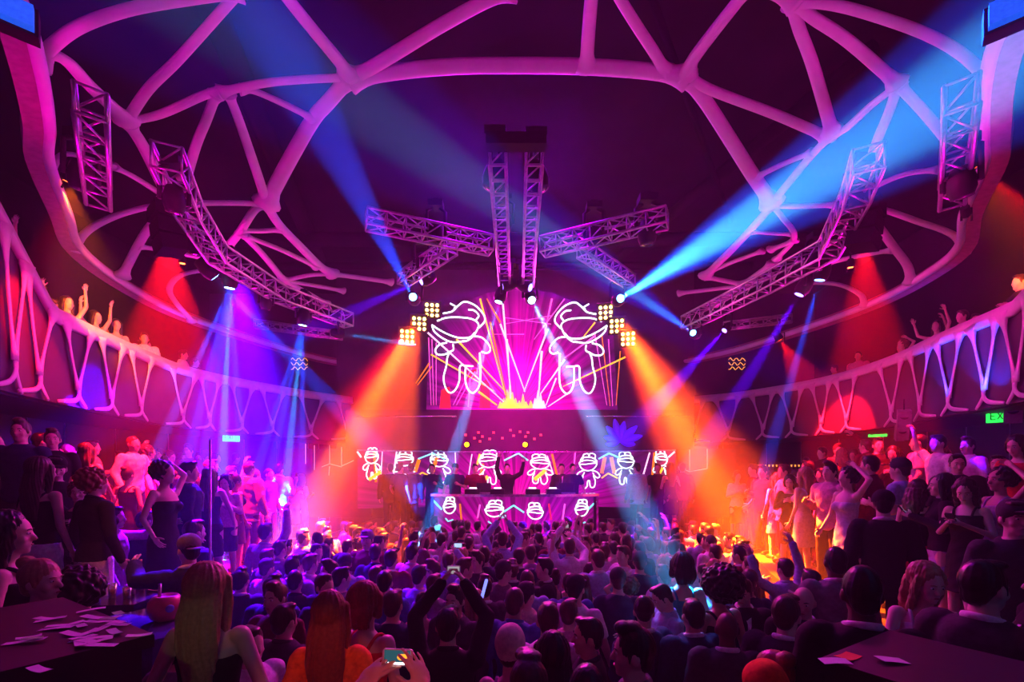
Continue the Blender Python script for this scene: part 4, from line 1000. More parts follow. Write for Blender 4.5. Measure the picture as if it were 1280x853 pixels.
        if top in ('shirt', 'jacket', 'tee'):
            r = nk + (.014 if top == 'jacket' else .01); g = MB()
            ring = [HP + Vector((r * math.cos(2 * PI * q / 20), -.006 + (r + .002) * math.sin(2 * PI * q / 20) , -.05 + .014 * math.sin(2 * PI * q / 20 + PI))) for q in range(20)]
            if top == 'tee': g.tube(ring, .008, 8, closed=True).build('neckband', m, gar)
            else:
                ring = [HP + Vector(((r + .004) * math.cos(2 * PI * q / 20), -.006 + (r + .006) * math.sin(2 * PI * q / 20), -.04 - .022 * math.sin(2 * PI * q / 20))) for q in range(20)]
                g.tube(ring, .0125, 8, closed=True, flat=1.5).build('collar', cloth('white') if top == 'jacket' else m, gar)
        if top == 'jacket':
            g = MB(); yv = lambda z: (.132 if z > 1.25 else .124) + ls(z)
            V = [(-.052, 1.455), (.052, 1.455), (.045, 1.36), (.012, 1.14), (-.012, 1.14), (-.045, 1.36)]
            vs = [(x, yv(z) + (.028 if z < 1.4 else -.045), z) for x, z in V] + [(x, yv(z) - .04 - (.03 if z > 1.4 else 0), z) for x, z in V]
            n = 6; g.add(vs, [tuple(range(n)), tuple(range(2 * n - 1, n - 1, -1))] + [(i, n + i, n + (i + 1) % n, (i + 1) % n) for i in range(n)]).build('shirt_front', cloth('white'), gar, False)
    if bottom and top not in ('dress', 'strapless_dress'):
        g = MB(); d = .011
        if bottom == 'skirt':
            g.loft([(.50, 0, 0, .175, .14), (.70, 0, -.006, .178, .138)] + infl(d, .82, .98)); part(g, 'skirt', cloth(bc))
        elif bottom == 'shorts':
            g.loft(infl(d, .82, .98))
            for hip, kn, an in leg: g.cap(hip, hip.lerp(kn, .55), .1, .085, 14, 1, False)
            part(g, 'shorts', cloth(bc))
        else:
            g.loft(infl(d, .82, .98))
            for hip, kn, an in leg:
                g.cap(hip, kn, .098, .070, 14); g.cap(kn, an + Vector((0, 0, .0)), .069, .058, 14, 1, False)
            part(g, 'trousers', cloth(bc))
    if sole and legs:
        for hip, kn, an in leg:
            g = MB().ball(an + Vector((0, .052, -.04)), (.047, .135, .046), None, 14, 8).box(an + Vector((0, .052, -.078)), (.078, .23, .02)); part(g, 'shoe', M_shoe, 0)
    return root
def paint(o, name, m):
    """give one child of a copied figure its own cloth"""
    for ch in o.children:
        if ch.name.split('.')[0] == name:
            ch.material_slots[0].link = 'OBJECT'; ch.material_slots[0].material = m
        if ch.children: paint(ch, name, m)
def hand_point(arms_i, side, sex, scale=1.0, reach=.07):
    s, e, w = arm_joints(arms_i, side, sex); d = (w - e).normalized()
    return (w + d * reach)
def in_world(root, v):
    sc = root.scale[0]; a = root.rotation_euler[2]; v = Vector(v) * sc
    return Vector((root.location[0] + v.x * math.cos(a) - v.y * math.sin(a), root.location[1] + v.x * math.sin(a) + v.y * math.cos(a), root.location[2] + v.z))
M_pscr = mat('phone_screen', (0.55, 0.75, 0.9), 0.2, emit=0.9, ecol=(0.5, 0.8, 1.0), var=0)
M_pscr2 = mat('camera_screen', (0.6, 0.62, 0.6), 0.2, emit=0.5, ecol=(0.6, 0.65, 0.62), var=0)
M_phone = mat('phone_case', (0.03, 0.03, 0.035), 0.25)
def phone(p, rz, label, tilt=0, w=.13, hgt=.068, scr=None, case=None, group=None):
    """phone or compact camera, its screen turned to -Y before rotation"""
    root = empty('phone', p, label, 'phone', group, rz); root.rotation_euler = (R(tilt), 0, rz)
    mb = MB(); pts = []
    r = .009
    for cx, cz, a0 in ((w / 2 - r, -hgt / 2 + r, -90), (w / 2 - r, hgt / 2 - r, 0), (-w / 2 + r, hgt / 2 - r, 90), (-w / 2 + r, -hgt / 2 + r, 180)):
        for q in range(4): pts.append((cx + r * math.cos(R(a0 + 30 * q)), cz + r * math.sin(R(a0 + 30 * q))))
    n = len(pts); mb.add([(x, -.005, z) for x, z in pts] + [(x, .005, z) for x, z in pts], [tuple(range(n)), tuple(range(2 * n - 1, n - 1, -1))] + [(i, n + i, n + (i + 1) % n, (i + 1) % n) for i in range(n)])
    mb.build('case', case or M_phone, root, False)
    MB().box((0, -.0056, 0), (w * .86, .0016, hgt * .86)).build('screen', scr or M_pscr, root, False)
    return root

TAKEN = []          # where people already stand, so that the crowd fills in between
def put(root, px, py, d, floor, face_deg=0.0, label=None, group=None, full=1.785, hmin=1.5, hmax=2.0):
    """stand a figure so that the top of its head shows at px, py"""
    top = P(px, py, d); h = top.z - floor
    if not hmin <= h <= hmax: print('HEIGHT', label, round(h, 2))
    h = min(hmax, max(hmin, h))
    root.location = (top.x, d, floor); root.rotation_euler = (0, 0, R(face_deg)); s = h / full; root.scale = (s, s, s)
    tag(root, label, 'person', group); TAKEN.append((top.x, d, floor))
    return root
# ------------------------------------------------------------------ the people nearest to the camera, one by one
HV = 0.0092
def hero(px, py, d, floor, deg, label, **k):
    return put(human(vox=k.pop('vox', HV), **k), px, py, d, floor, deg, label)
PF = .45
# on the near platform
a = hero(262, 702, 2.25, PF, 4, 'person with long blonde hair and bare shoulders in a black strapless dress, seen from behind', sex='f', hair='long', hc='blonde', top='strapless_dress', tc='black', arms=('loose', 'loose'), seed=1)
o1 = hero(413, 738, 2.55, .2, 6, 'person with long red hair in an orange dress holding up a glass', sex='f', hair='long', hc='red', top='tee', tc='orange', bottom='skirt', bc='orange', arms=('down', 'drink'), seed=2)
hero(459, 726, 2.98, .1, -20, 'person with dark red bob in a coral and teal top beside the orange dress', sex='f', hair='bob', hc='red', top='tank', tc='red', bottom='skirt', bc='teal', skin='fair', seed=3)
hero(481, 712, 4.6, 0, 0, 'person in a plain blue shirt with short dark hair behind the coral top', hair='short', top='tee', tc='blue', seed=4)
f1 = hero(560, 757, 3.1, 0, 0, 'person in black sleeves lifting a silver camera above the crowd with both hands', sex='m', hair='short', hc='black', top='shirt', tc='black', arms=('filmhigh', 'filmhigh'), palms=(Vector((-1, .1, .1)), Vector((1, .1, .1))), curl=(.7, .7), seed=5)
hero(638, 783, 2.75, 0, -8, 'person wrapped in a pale knitted beanie with a bare neck at the bottom edge', sex='f', hair='buzz', hc='brown', hat='beanie', hatc='cream', top='tank', tc='grey', seed=6)
hero(690, 788, 2.5, 0, 5, 'person with long straight black hair in front of the white shirt', sex='f', hair='long', hc='black', top='tank', tc='burgundy', seed=7)
hero(685, 752, 3.25, 0, 0, 'person in a white shirt seen from behind near the bottom edge', hair='short', hc='brown', top='shirt', tc='white', seed=8)
hero(735, 770, 3.0, 0, 75, 'person in a dark shirt turning to look left beside the white shirt', hair='short', hc='black', top='shirt', tc='charcoal', skin='tan', face=True, yaw=15, seed=9)
hero(792, 781, 2.3, .1, 68, 'person in a grey shirt with thick dark hair, large profile facing left at the bottom', hair='quiff', hc='black', top='shirt', tc='grey', skin='fair', face=True, yaw=10, seed=10)
hero(660, 818, 2.05, 0.05, 10, 'person with a tall dark quiff cut off by the bottom edge', hair='quiff', hc='brown', top='tee', tc='burgundy', seed=11)
hero(733, 828, 2.0, .05, 0, 'person with shaved head cut off by the bottom edge', hair='buzz', hc='black', top='tee', tc='black', skin='dark', seed=12)
hero(909, 762, 3.2, 0, -12, 'bald person in a dark red lit suit jacket seen from behind', hair='bald', top='jacket', tc='charcoal', skin='dark', arms=('down', 'drink'), seed=13)
hero(866, 748, 3.5, 0, 8, 'person in a navy suit with blue light along the shoulders', hair='short', hc='black', top='jacket', tc='navy', arms=('drink', 'down'), seed=14)
hero(930, 721, 4.2, 0, 160, 'person facing the camera in open black jacket over a light blue shirt', hair='quiff', hc='brown', top='jacket', tc='black', arms=('down', 'down'), face=True, yaw=-20, pitch=-14, seed=15)
hero(898, 710, 3.7, 0, 20, 'person with big round curly black hair', sex='f', hair='afro', hc='black', top='tank', tc='black', skin='tan', seed=16)
hero(805, 744, 3.6, 0, 20, 'person in a blue lit jacket bending over a phone', hair='short', hc='black', top='jacket', tc='navy', arms=('phone', 'phone'), yaw=-35, pitch=-20, seed=17)
hero(834, 728, 4.2, 0, 95, 'person in a pale shirt reading a phone, facing left', hair='short', hc='black', top='shirt', tc='light blue', arms=('phone', 'phone'), pitch=-25, face=True, seed=18)
hero(852, 690, 4.4, 0, 0, 'person with long dark hair outlined in cyan light', sex='f', hair='bob', hc='black', top='tank', tc='teal', seed=19)
hero(955, 829, 2.05, 0.05, 0, 'person in an orange knitted cap at the bottom edge', sex='f', hair='buzz', hc='red', hat='beanie', hatc='orange', top='tank', tc='brown', seed=20)
hero(966, 811, 2.25, .1, 15, 'person with pinned up red hair and bare shoulders in an orange top', sex='f', hair='bun', hc='red', top='strapless', tc='orange', bottom='skirt', bc='black', seed=21)
hero(983, 742, 3.1, 0, -50, 'person in a dark suit turned right towards a bald guest', hair='short', hc='brown', top='jacket', tc='charcoal', face=True, seed=22)
hero(1005, 729, 3.65, 0, 150, 'bald person facing the camera in a black suit and pale shirt', hair='bald', top='jacket', tc='black', face=True, yaw=-10, pitch=-10, seed=23)
hero(1044, 682, 4.0, 0.15, -12, 'person with cropped hair in a grey blazer by the right terrace', hair='buzz', hc='black', top='jacket', tc='grey', skin='dark', seed=24)
# guards and guests on the right
hero(1077, 705, 2.15, PF, -22, 'person in a black suit and white collar at the near right table, seen from behind', hair='buzz', hc='black', top='jacket', tc='black', skin='dark', vox=.008, seed=25)
hero(1156, 703, 2.9, PF, 150, 'person with long wavy blonde hair in a shimmering dress beside the near right table', sex='f', hair='wavy', hc='blonde', top='dress', tc='silver', arms=('rail', 'drink'), face=True, yaw=25, pitch=-12, seed=26, hat=None)
hero(1230, 697, 2.2, PF, -70, 'person in a dark suit with blue collar facing right at the right edge', hair='short', hc='black', top='jacket', tc='charcoal', face=True, yaw=-10, vox=.008, seed=27)
hero(1268, 624, 3.0, .85, 158, 'person in a flat cap and open dark vest looking at the camera', hair='short', hc='brown', hat='cap', hatc='charcoal', top='tee', tc='charcoal', face=True, yaw=5, seed=28)
hero(1312, 700, 2.55, PF, 60, 'person in black at the right edge with one orange lit hand', hair='short', hc='black', top='jacket', tc='black', arms=('down', 'drink'), seed=29)
# standing row on the right terrace
hero(1104, 612, 4.3, .75, -30, 'person in a black suit and cap standing on the right terrace edge', hair='short', hc='black', hat='cap', hatc='black', top='jacket', tc='black', seed=30)
w1 = hero(1146, 600, 4.9, TR, -70, 'person with long brown hair in red lit leggings looking at a phone', sex='f', hair='wavy', hc='brown', top='tank', tc='black', bottom='trousers', bc='red', arms=('phone', 'phone'), face=True, pitch=-18, seed=31)
w2 = hero(1176, 592, 4.7, TR, 60, 'person with long dark hair in a black jacket and pale skirt facing left', sex='f', hair='long', hc='black', top='shirt', tc='black', bottom='skirt', bc='lilac', arms=('phone', 'phone'), face=True, seed=32)
w3 = hero(1208, 597, 4.4, TR, 115, 'person in a short black strap dress looking down at a phone', sex='f', hair='wavy', hc='brown', top='dress', tc='black', arms=('phone', 'phone'), face=True, yaw=10, pitch=-25, seed=33)
hero(1250, 583, 4.5, TR, 85, 'person in a long lilac dress holding a glass by the right edge', sex='f', hair='curly', hc='black', top='dress', tc='lilac', arms=('drink', 'head'), skin='tan', face=True, seed=34)
hero(1196, 566, 5.8, TR + .1, 150, 'person in an open dark suit behind the black strap dress', hair='short', hc='black', top='jacket', tc='charcoal', face=True, pitch=-10, seed=35)
hero(1248, 568, 6.0, TR + .1, 120, 'person with short dark hair and dark shirt between the suit and the lilac dress', hair='short', hc='black', top='shirt', tc='black', face=True, seed=36)
# left terrace
hero(53, 571, 4.2, TL, -8, 'person with long brown hair in a black sleeveless top and white trousers, from behind', sex='f', hair='long', hc='brown', top='tank', tc='black', bottom='trousers', bc='white', seed=37)
hero(70, 569, 5.0, TL, -130, 'person in a black cap and black shirt looking down', hair='short', hc='black', hat='cap', hatc='black', top='tee', tc='black', face=True, pitch=-15, seed=38)
hero(119, 585, 4.3, .95, -15, 'person with curly reddish hair in a dark jacket and white jeans', sex='f', hair='curly', hc='red', top='shirt', tc='black', bottom='trousers', bc='white', seed=39)
hero(99, 603, 4.6, TL, -150, 'person with folded arms in dark clothes between the black cap and the white jeans', sex='f', hair='curly', hc='brown', top='blouse', tc='charcoal', arms=('cross', 'phone'), face=True, seed=40)
h1 = hero(142, 632, 5.0, .6, -60, 'person in a pale shirt stretching an arm out to the right with a phone', hair='short', hc='black', top='shirt', tc='pink', arms=('down', ((.30, .24, 1.40), (.24, .50, 1.52))), seed=41)
hero(12, 638, 2.95, PF, -55, 'person with long dark curls and bare red lit arm at the left edge', sex='f', hair='wavy', hc='black', top='tank', tc='black', face=True, seed=42)
hero(52, 697, 2.75, PF - .1, -75, 'person with blonde swept back hair facing right behind the near left table', sex='f', hair='bun', hc='blonde', top='tank', tc='charcoal', face=True, yaw=-10, vox=.008, seed=43)
hero(103, 712, 2.95, .3, 0, 'person with a mass of black curls right behind the near left table', sex='f', hair='afro', hc='black', top='tank', tc='black', seed=44)
hero(160, 584, 6.9, TL + .1, 0, 'person in a short black dress standing with their back turned on the left terrace', sex='f', hair='bun', hc='black', top='dress', tc='black', seed=45)
hero(181, 638, 5.8, .45, -10, 'person in a long dark coat with back turned below the black dress', hair='short', hc='brown', top='jacket', tc='black', seed=46)
hero(236, 667, 4.25, .2, 60, 'person in a navy jacket and pale cap reaching over the bottle table', hair='short', hc='black', hat='backcap', hatc='grey', top='jacket', tc='navy', arms=('down', 'reach'), face=True, seed=47)
hero(243, 640, 5.4, 0.1, -25, 'person in a dark blue shirt beside the slim pole', hair='short', hc='black', top='shirt', tc='navy', seed=48)
b1 = hero(628, 663, 6.9, 0, 0, 'person in a cyan lit pale shirt raising both arms to film the booth', hair='buzz', hc='black', top='shirt', tc='light blue', arms=('filmhigh', 'filmhigh'), palms=(Vector((-1, .1, .1)), Vector((1, .1, .1))), seed=49)
b2 = hero(459, 662, 6.6, 0, 175, 'person in a dark cap and red lit glasses facing the camera', hair='short', hc='black', hat='cap', hatc='grey', top='tee', tc='burgundy', face=True, seed=50)
b3 = hero(332, 653, 6.7, 0, -10, 'person in a pale shirt punching a fist high at the left of the floor', hair='short', hc='black', top='shirt', tc='lilac', arms=('up', 'down'), curl=(1.3, .5), seed=51)
b4 = hero(712, 672, 6.4, 0, 0, 'person in a pale shirt filming with a raised black camera', hair='short', hc='brown', top='shirt', tc='white', arms=('film', 'filmhigh'), seed=52)
b5 = hero(560, 690, 6.0, 0, 0, 'person in light blue holding a phone up at shoulder height', hair='short', hc='brown', top='shirt', tc='light blue', arms=('film', 'down'), seed=53)

# the photographer's neighbour below the frame: two hands tapping a phone
PH = P(497, 822, 1.78)
PL = (PH - Vector((-.44, 1.28, .2)))
n1 = human(sex='m', hair='short', hc='black', top='tee', tc='pink', arms=(((.27, .26, 1.40), tuple(PL + Vector((.115, -.055, -.095)))), ((.29, .24, 1.40), (-PL.x + .125, PL.y - .06, PL.z - .085))),
           hdirs=((-.42, .30, .86), (.62, .30, .55)), palms=(Vector((-.7, .6, -.1)), Vector((.35, .75, -.55))), curl=(.32, .45), vox=.0085, seed=60)
n1.location = (-.44, 1.28, .2); tag(n1, 'person below the frame whose two raised hands hold a glowing phone', 'person'); TAKEN.append((-.44, 1.28, 0))

# phones and glasses in hands
phone(PH, R(-6), 'white phone showing an orange picture, held by two raised hands at the bottom edge', -8, .118, .062, mat('dark_screen', (0.02, 0.05, 0.07), 0.2, emit=0.35, ecol=(0.05, 0.25, 0.32), var=0), mat('white_case', (.75, .72, .72), .3))
ph = bpy.data.objects['phone']
M_op = em('phone_picture', (1.0, .35, .02), 1.6)
MB().ball((.022, -.0068, .002), (.022, .0012, .013), None, 12, 6).build('picture_glow', M_op, ph)
MB().box((0, -.0068, -.021), (.07, .0012, .007)).build('icon_row', M_wdot, ph, False)
phone(in_world(f1, (0, .31, 1.965)), 0, 'silver compact camera held over the crowd by black sleeved arms', 0, .10, .062, M_pscr2, M_alu)
phone(in_world(b1, (0, .31, 1.96)), 0, 'dark phone between the raised hands of the cyan lit shirt', 0, .12, .062)
phone(in_world(b4, (-.02, .36, 1.90)), 0, 'black camera held over the pale shirt near the booth', 0, .11, .065, M_pscr2)
phone(in_world(b5, (.10, .37, 1.82)), 0, 'lit phone raised by the person in light blue', 0, .12, .065)
for o, nm in ((w1, 'phone in the hands of the guest in red lit leggings'), (w2, 'phone in the hands of the guest in the black jacket'), (w3, 'phone in the hands of the guest in the black strap dress')):
    phone(in_world(o, (0, .335, 1.34)), o.rotation_euler[2], nm, -35, .07, .13)
phone(in_world(h1, (-.235, .62, 1.60)), h1.rotation_euler[2], 'small dark phone in the outstretched hand on the left terrace', 0, .06, .11)
M_glass = mat('clear_glass', (0.85, 0.85, 0.9), 0.08, var=0.0)
M_glass.node_tree.nodes['Principled BSDF'].inputs['Transmission Weight'].default_value = 0.85
M_liq = mat('drink', (0.55, 0.22, 0.05), 0.2)
def tumbler(p, label, h=.12, r=.036, m=M_glass, group=None):
    root = empty('drinking_glass', p, label, 'glass', group)
    MB().lathe((0, 0, 0), (0, 0, 1), [(0, r * .8), (h, r), (h, r * .92), (.01, r * .72)], 16).build('glass_wall', m, root)
    MB().lathe((0, 0, .012), (0, 0, 1), [(0, r * .7), (h * .55, r * .8)], 14).build('drink', M_liq, root)
    return root
tumbler(in_world(o1, (-.155, .31, 1.22)), 'glass held up by the person in the orange dress')
# ------------------------------------------------------------------ tables, bottles and other props
def box_on(corner, u, lu, lv, z0, z1, name, m, label, cat, top_m=None, lip=.03):
    """a block table: one corner of its top, the direction of one side, its two lengths"""
    u = Vector((*u, 0)).normalized(); v = Vector((-u.y, u.x, 0))
    root = empty(name, (corner[0], corner[1], z0), label, cat)
    M = Matrix((u, v, Vector((0, 0, 1)))).transposed(); c = u * lu / 2 + v * lv / 2; h = z1 - z0
    MB().box(c + Vector((0, 0, (h - .05) / 2)), (lu - 2 * lip, lv - 2 * lip, h - .05), M).build('body', m, root, False)
    MB().box(c + Vector((0, 0, h - .025)), (lu, lv, .05), M).build('table_top', top_m or m, root, False)
    return root
M_tab = mat('black_table', (0.022, 0.012, 0.016), 0.4, scale=6)
TZ = 1.98
cr = P(193, 793, (EYE - TZ) * F / (793 - HOR))
box_on((cr.x, cr.y), (-.85, .525), 1.05, .62, PF, TZ, 'near_table', M_tab, 'black block table strewn with paper strips at the lower left', 'table')
cl = P(1112, 788, (EYE - TZ) * F / (788 - HOR))
box_on((cl.x, cl.y), (-.853, -.52), .55, .62, PF, TZ, 'near_table', M_tab, 'black block table with a few paper slips at the lower right', 'table')
M_paper = mat('paper_strip', (0.72, 0.68, 0.75), 0.7, var=0.05); M_gpap = mat('green_paper_strip', (0.30, 0.75, 0.25), 0.7, var=0.05); M_rpap = mat('orange_paper_strip', (0.8, 0.16, 0.05), 0.7, var=0.05)
def strip_at(px, py, rot, L, W, m, label, k, group='paper strips on the near tables'):
    p = P(px, py, (EYE - TZ - .004) * F / (py - HOR)); p.z = TZ + .0035 + .002 * k
    o = MB(); n = 6; rows = []
    for i in range(n + 1):
        t = i / n - .5; z = .004 * math.sin(3 * t + px)
        rows.append([(t * L, -W / 2, z), (t * L, W / 2, z), (t * L, W / 2, z + .0012), (t * L, -W / 2, z + .0012)])
    ob = o.rings(rows).build('paper_strip', m, None, False); ob.location = p; ob.rotation_euler = (0, 0, R(rot))
    return tag(ob, label, 'paper', group)
words_at = {0: 'at the back of the near left table', 1: 'in the middle of the near left table', 2: 'in the heap on the near left table', 3: 'alone near the front of the near left table'}
STRIPS = [(56, 773, -20, .12, 2), (63, 775, 30, .10, 2), (114, 764, 40, .10, 0), (117, 773, -10, .11, 1), (124, 776, 5, .10, 1), (138, 773, 20, .08, 0), (145, 779, -25, .10, 1), (148, 782, 10, .08, 1), (70, 786, 15, .11, 2), (78, 783, 30, .10, 2), (88, 782, 60, .09, 2), (92, 794, -15, .11, 2), (101, 782, -40, .09, 2), (112, 790, 80, .07, 2), (125, 787, 80, .06, 1), (143, 791, -35, .09, 1), (114, 799, 20, .13, 2), (108, 803, -20, .11, 2), (119, 803, 35, .10, 2), (100, 806, -45, .10, 2), (122, 807, 12, .12, 2), (174, 794, 25, .08, 1), (31, 803, 20, .12, 1), (36, 798, 45, .07, 1), (49, 836, -25, .10, 3), (104, 797, 70, .08, 2)]
for k, (px, py, rot, L, w) in enumerate(STRIPS): strip_at(px, py, rot, L, .032, M_paper, 'white paper strip lying ' + words_at[w], k % 4, 'white paper strips ' + words_at[w])
for px, py, rot, lb in ((149, 769, -30, 'green paper strip at the back of the near left table'), (40, 802, 40, 'green paper strip beside the leftmost white strips'), (134, 777, 20, 'green paper strip in the middle of the near left table')): strip_at(px, py, rot, .06, .035, M_gpap, lb, 5, None)
for px, py, rot, m, lb in ((1044, 828, -10, M_paper, 'white paper slip near the left corner of the near right table'), (1060, 821, 30, M_rpap, 'orange paper slip near the left corner of the near right table'), (1115, 826, 0, M_paper, 'white paper slip on the middle of the near right table')): strip_at(px, py, rot, .085, .05, m, lb, 1, None)
# low bottle table between the near left table and the floor
BZ = 1.50
bx, by = -3.62, 4.02
box_on((bx - .45, by - .15), (1, .1), .85, .75, TL, BZ, 'bottle_table', M_gloss, 'low glossy black table of bottles and glasses on the left terrace', 'table')
for q in ((-3.9, 4.1), (-3.5, 4.1), (-3.3, 4.4), (-3.8, 4.5), (-3.0, 3.65), (-2.75, 3.5), (-2.5, 3.3)): TAKEN.append((*q, 0.6))
spot((-3.3, 3.6, 4.6), (-3.4, 4.2, 1.5), 26, 260, (1.0, 0.12, 0.08), blend=0.8, name='table_spot')  # red spot aimed down at the bottle table
M_bot = mat('bottle_glass', (0.30, 0.05, 0.03), 0.08, var=0.05); M_clearb = mat('clear_bottle', (0.8, 0.8, 0.85), 0.05, var=0.0)
M_bot.node_tree.nodes['Principled BSDF'].inputs['Transmission Weight'].default_value = 0.5
M_clearb.node_tree.nodes['Principled BSDF'].inputs['Transmission Weight'].default_value = 0.8
M_lab = mat('bottle_label', (0.75, 0.7, 0.6), 0.6); M_capm = mat('bottle_cap', (0.5, 0.4, 0.1), 0.3, 0.8)
def bottle(p, m, label, h=.30, r=.038):
    root = empty('bottle', p, label, 'bottle', 'bottles on the low table')
    bb = MB().lathe((0, 0, 0), (0, 0, 1), [(0, r * .9), (.01, r), (h * .58, r), (h * .70, r * .55), (h * .76, r * .36), (h * .95, r * .34)], 16).build('bottle_body', m, root)
    MB().lathe((0, 0, h * .18), (0, 0, 1), [(0, r * 1.01), (0, r * 1.02), (h * .28, r * 1.02), (h * .28, r * 1.01)], 16).build('label_band', M_lab, bb)
    MB().lathe((0, 0, h * .95), (0, 0, 1), [(0, r * .4), (h * .06, r * .4)], 12).build('cap', M_capm, root)
for i, (dx, dy, m, lb) in enumerate(((-.28, .45, M_clearb, 'tall clear bottle at the back of the low bottle table'), (-.12, .25, M_bot, 'red lit bottle in the middle of the low bottle table'), (.0, .5, M_bot, 'dark bottle beside the tall clear bottle'))):
    bottle((bx + dx, by + dy, BZ), m, lb, .33 if i == 0 else .28)
for i, (dx, dy) in enumerate(((-.40, .12), (-.32, .22), (-.22, .10), (-.05, .08), (.08, .30), (-.42, .35), (.16, .15), (.02, .16))):
    g = tumbler((bx + dx, by + dy, BZ), 'clear glass among the bottles on the low table', .13 if i % 2 else .10, .034, group='glasses on the low table')
M_plate = mat('plate', (0.75, 0.45, 0.3), 0.3)
for dx, dy, lb in ((-.1, .62, 'orange lit round dish at the back of the low bottle table'), (.25, .45, 'orange lit round dish at the right of the low bottle table')):
    tag(MB().lathe((bx + dx, by + dy, BZ), (0, 0, 1), [(0, .06), (.008, .075), (.022, .11), (.024, .105), (.012, .07), (.012, .005)], 20).build('dish', M_plate), lb, 'dish')
M_buck = mat('pink_bucket', (0.6, 0.16, 0.14), 0.3)
bk = empty('ice_bucket', (-2.70, 3.62, 1.475), 'round reddish bucket left of the long blonde hair', 'bucket')
MB().lathe((0, 0, 0), (0, 0, 1), [(0, .06), (.02, .095), (.09, .125), (.15, .115), (.19, .085), (.195, .075), (.18, .07)], 24).build('bucket_body', M_buck, bk)
MB().lathe((.085, -.075, .11), (.7, -.7, 0), [(0, .03), (.012, .028), (.014, .012)], 16).build('round_badge', mat('badge_blue', (0.25, .35, .8), .3), bk)
MB().tube([(-.05, 0, .17), (-.055, .01, .28)], .012, 8).build('tongs', M_alu, bk)
# blue glossy ledge and the crumpled foil beside the platform
lg = MB().box((-2.78, 3.58, .94), (.95, .34, 1.06), Matrix.Rotation(R(-32), 3, 'Z')).build('glossy_ledge', mat('blue_gloss', (0.05, 0.06, 0.16), 0.08), None, False)
tag(lg, 'glossy dark ledge carrying the reddish bucket by the left terrace', 'ledge')
# slim pole at the left of the floor
pl = empty('slim_pole', (-3.35, 5.15, 0), 'slim upright pole between the left terrace and the dance floor', 'pole')
MB().tube([(0, 0, .02), (0, 0, 3.0)], .013, 10).build('pole_shaft', mat('pole_steel', (0.6, 0.55, 0.6), 0.4, 0.3), pl)
MB().lathe((0, 0, 0), (0, 0, 1), [(0, .12), (.02, .12), (.03, .03)], 16).build('base_plate', M_rig, pl)
rp = empty('rail_post', (3.0, 4.4, 0), 'shiny slim rail post catching red light at the right of the floor', 'post')
MB().tube([(0, 0, 0), (0, 0, 1.35)], .02, 10).build('post_shaft', M_alu, rp); MB().tube([(0, 0, 1.33), (.06, .9, 1.33)], .016, 8).build('hand_rail', M_alu, rp)
# glow stick held up near the big camera
gs = MB().cap(P(601, 752, 3.6), P(608, 726, 3.6), .012, .012, 8).build('glow_stick', mat('glow_blue', (0.25, 0.3, 1.0), 0.3, emit=1.6, ecol=(0.2, 0.25, 1.0), var=0)); tag(gs, 'blue glow stick held up right of the silver camera', 'glow stick')
# exit signs
M_exit = mat('exit_green', (0.02, 0.8, 0.12), 0.4, emit=2.0, ecol=(0.01, 0.9, 0.06), var=0); M_exitd = mat('exit_dark', (0.0, 0.12, 0.03), 0.5)
LET = {'E': [((0, 0), (0, 1)), ((0, 1), (.6, 1)), ((0, .5), (.5, .5)), ((0, 0), (.6, 0))], 'X': [((0, 0), (.65, 1)), ((0, 1), (.65, 0))], 'I': [((.1, 0), (.1, 1))], 'T': [((0, 1), (.7, 1)), ((.35, 0), (.35, 1))]}
def exit_sign(p, rz, label):
    root = empty('exit_sign', p, label, 'exit sign', None, rz)
    sb = MB().box((0, .02, 0), (.36, .04, .2)).build('sign_box', M_exit, root, False)
    mb = MB(); x = -.13
    for ch in 'EXIT':
        for (x0, y0), (x1, y1) in LET[ch]: mb.tube([(x + x0 * .09, -.004, (y0 - .5) * .11), (x + x1 * .09, -.004, (y1 - .5) * .11)], .009, 5)
        x += .075 if ch != 'I' else .04
    mb.build('lettering', M_exitd, sb)
    MB().tube([(0, .02, .1), (0, .02, .3)], .01, 6).build('stem', M_rig, root)
exit_sign(P(289, 547, 11.6), R(25), 'small green exit sign under the left balcony')
exit_sign(P(1253, 520, 7.4), R(-40), 'bright green exit sign under the right balcony')
exit_sign(P(1097, 541, 11.2), R(-35), 'tiny green exit sign farther along under the right balcony')
# small box loudspeakers hung under the right balcony, and blue lamp housings by the ceiling corners
M_spk = mat('speaker_shell', (0.20, 0.20, 0.24), 0.5)
for px, py, d, rz, lb in ((1130, 523, 8.6, -35, 'small box loudspeaker left of the bright exit sign'), (1266, 516, 7.2, -45, 'small box loudspeaker right of the bright exit sign'), (1127, 541, 9.2, -30, 'small box loudspeaker under the middle of the right balcony')):
    root = empty('small_loudspeaker', P(px, py, d), lb, 'loudspeaker', None, R(rz))
    cb = MB().box((0, 0, 0), (.2, .18, .3), Matrix.Rotation(R(20), 3, 'X')).build('cabinet', M_spk, root, False)
    MB().lathe((0, -.09, .03), (0, -1, .3), [(0, .07), (.006, .065), (.001, .03)], 14).build('cone', M_rig, cb)
    MB().tube([(0, 0, .13), (0, 0, .35)], .012, 6).build('bracket', M_rig, root)
M_bl = mat('blue_lamp_panel', (0.02, 0.12, 0.9), 0.3, emit=0.8, ecol=(0.01, 0.12, 1.0), var=0.6, scale=40)
for px, py, d, rz, lb in ((10, 10, 2.3, 40, 'blue lit lamp panel in the top left corner'), (1268, 8, 2.3, -40, 'blue lit lamp panel in the top right corner')):
    root = empty('lamp_panel', P(px, py, d), lb, 'lamp', None, R(rz))
    MB().box((0, 0, 0), (.18, .05, .11)).build('lamp_face', M_bl, root, False); MB().box((0, .06, 0), (.21, .08, .14)).build('housing', M_rig, root, False); MB().tube([(0, .06, .05), (0, .06, 4.0)], .012, 6).build('drop_rod', M_rig, root)
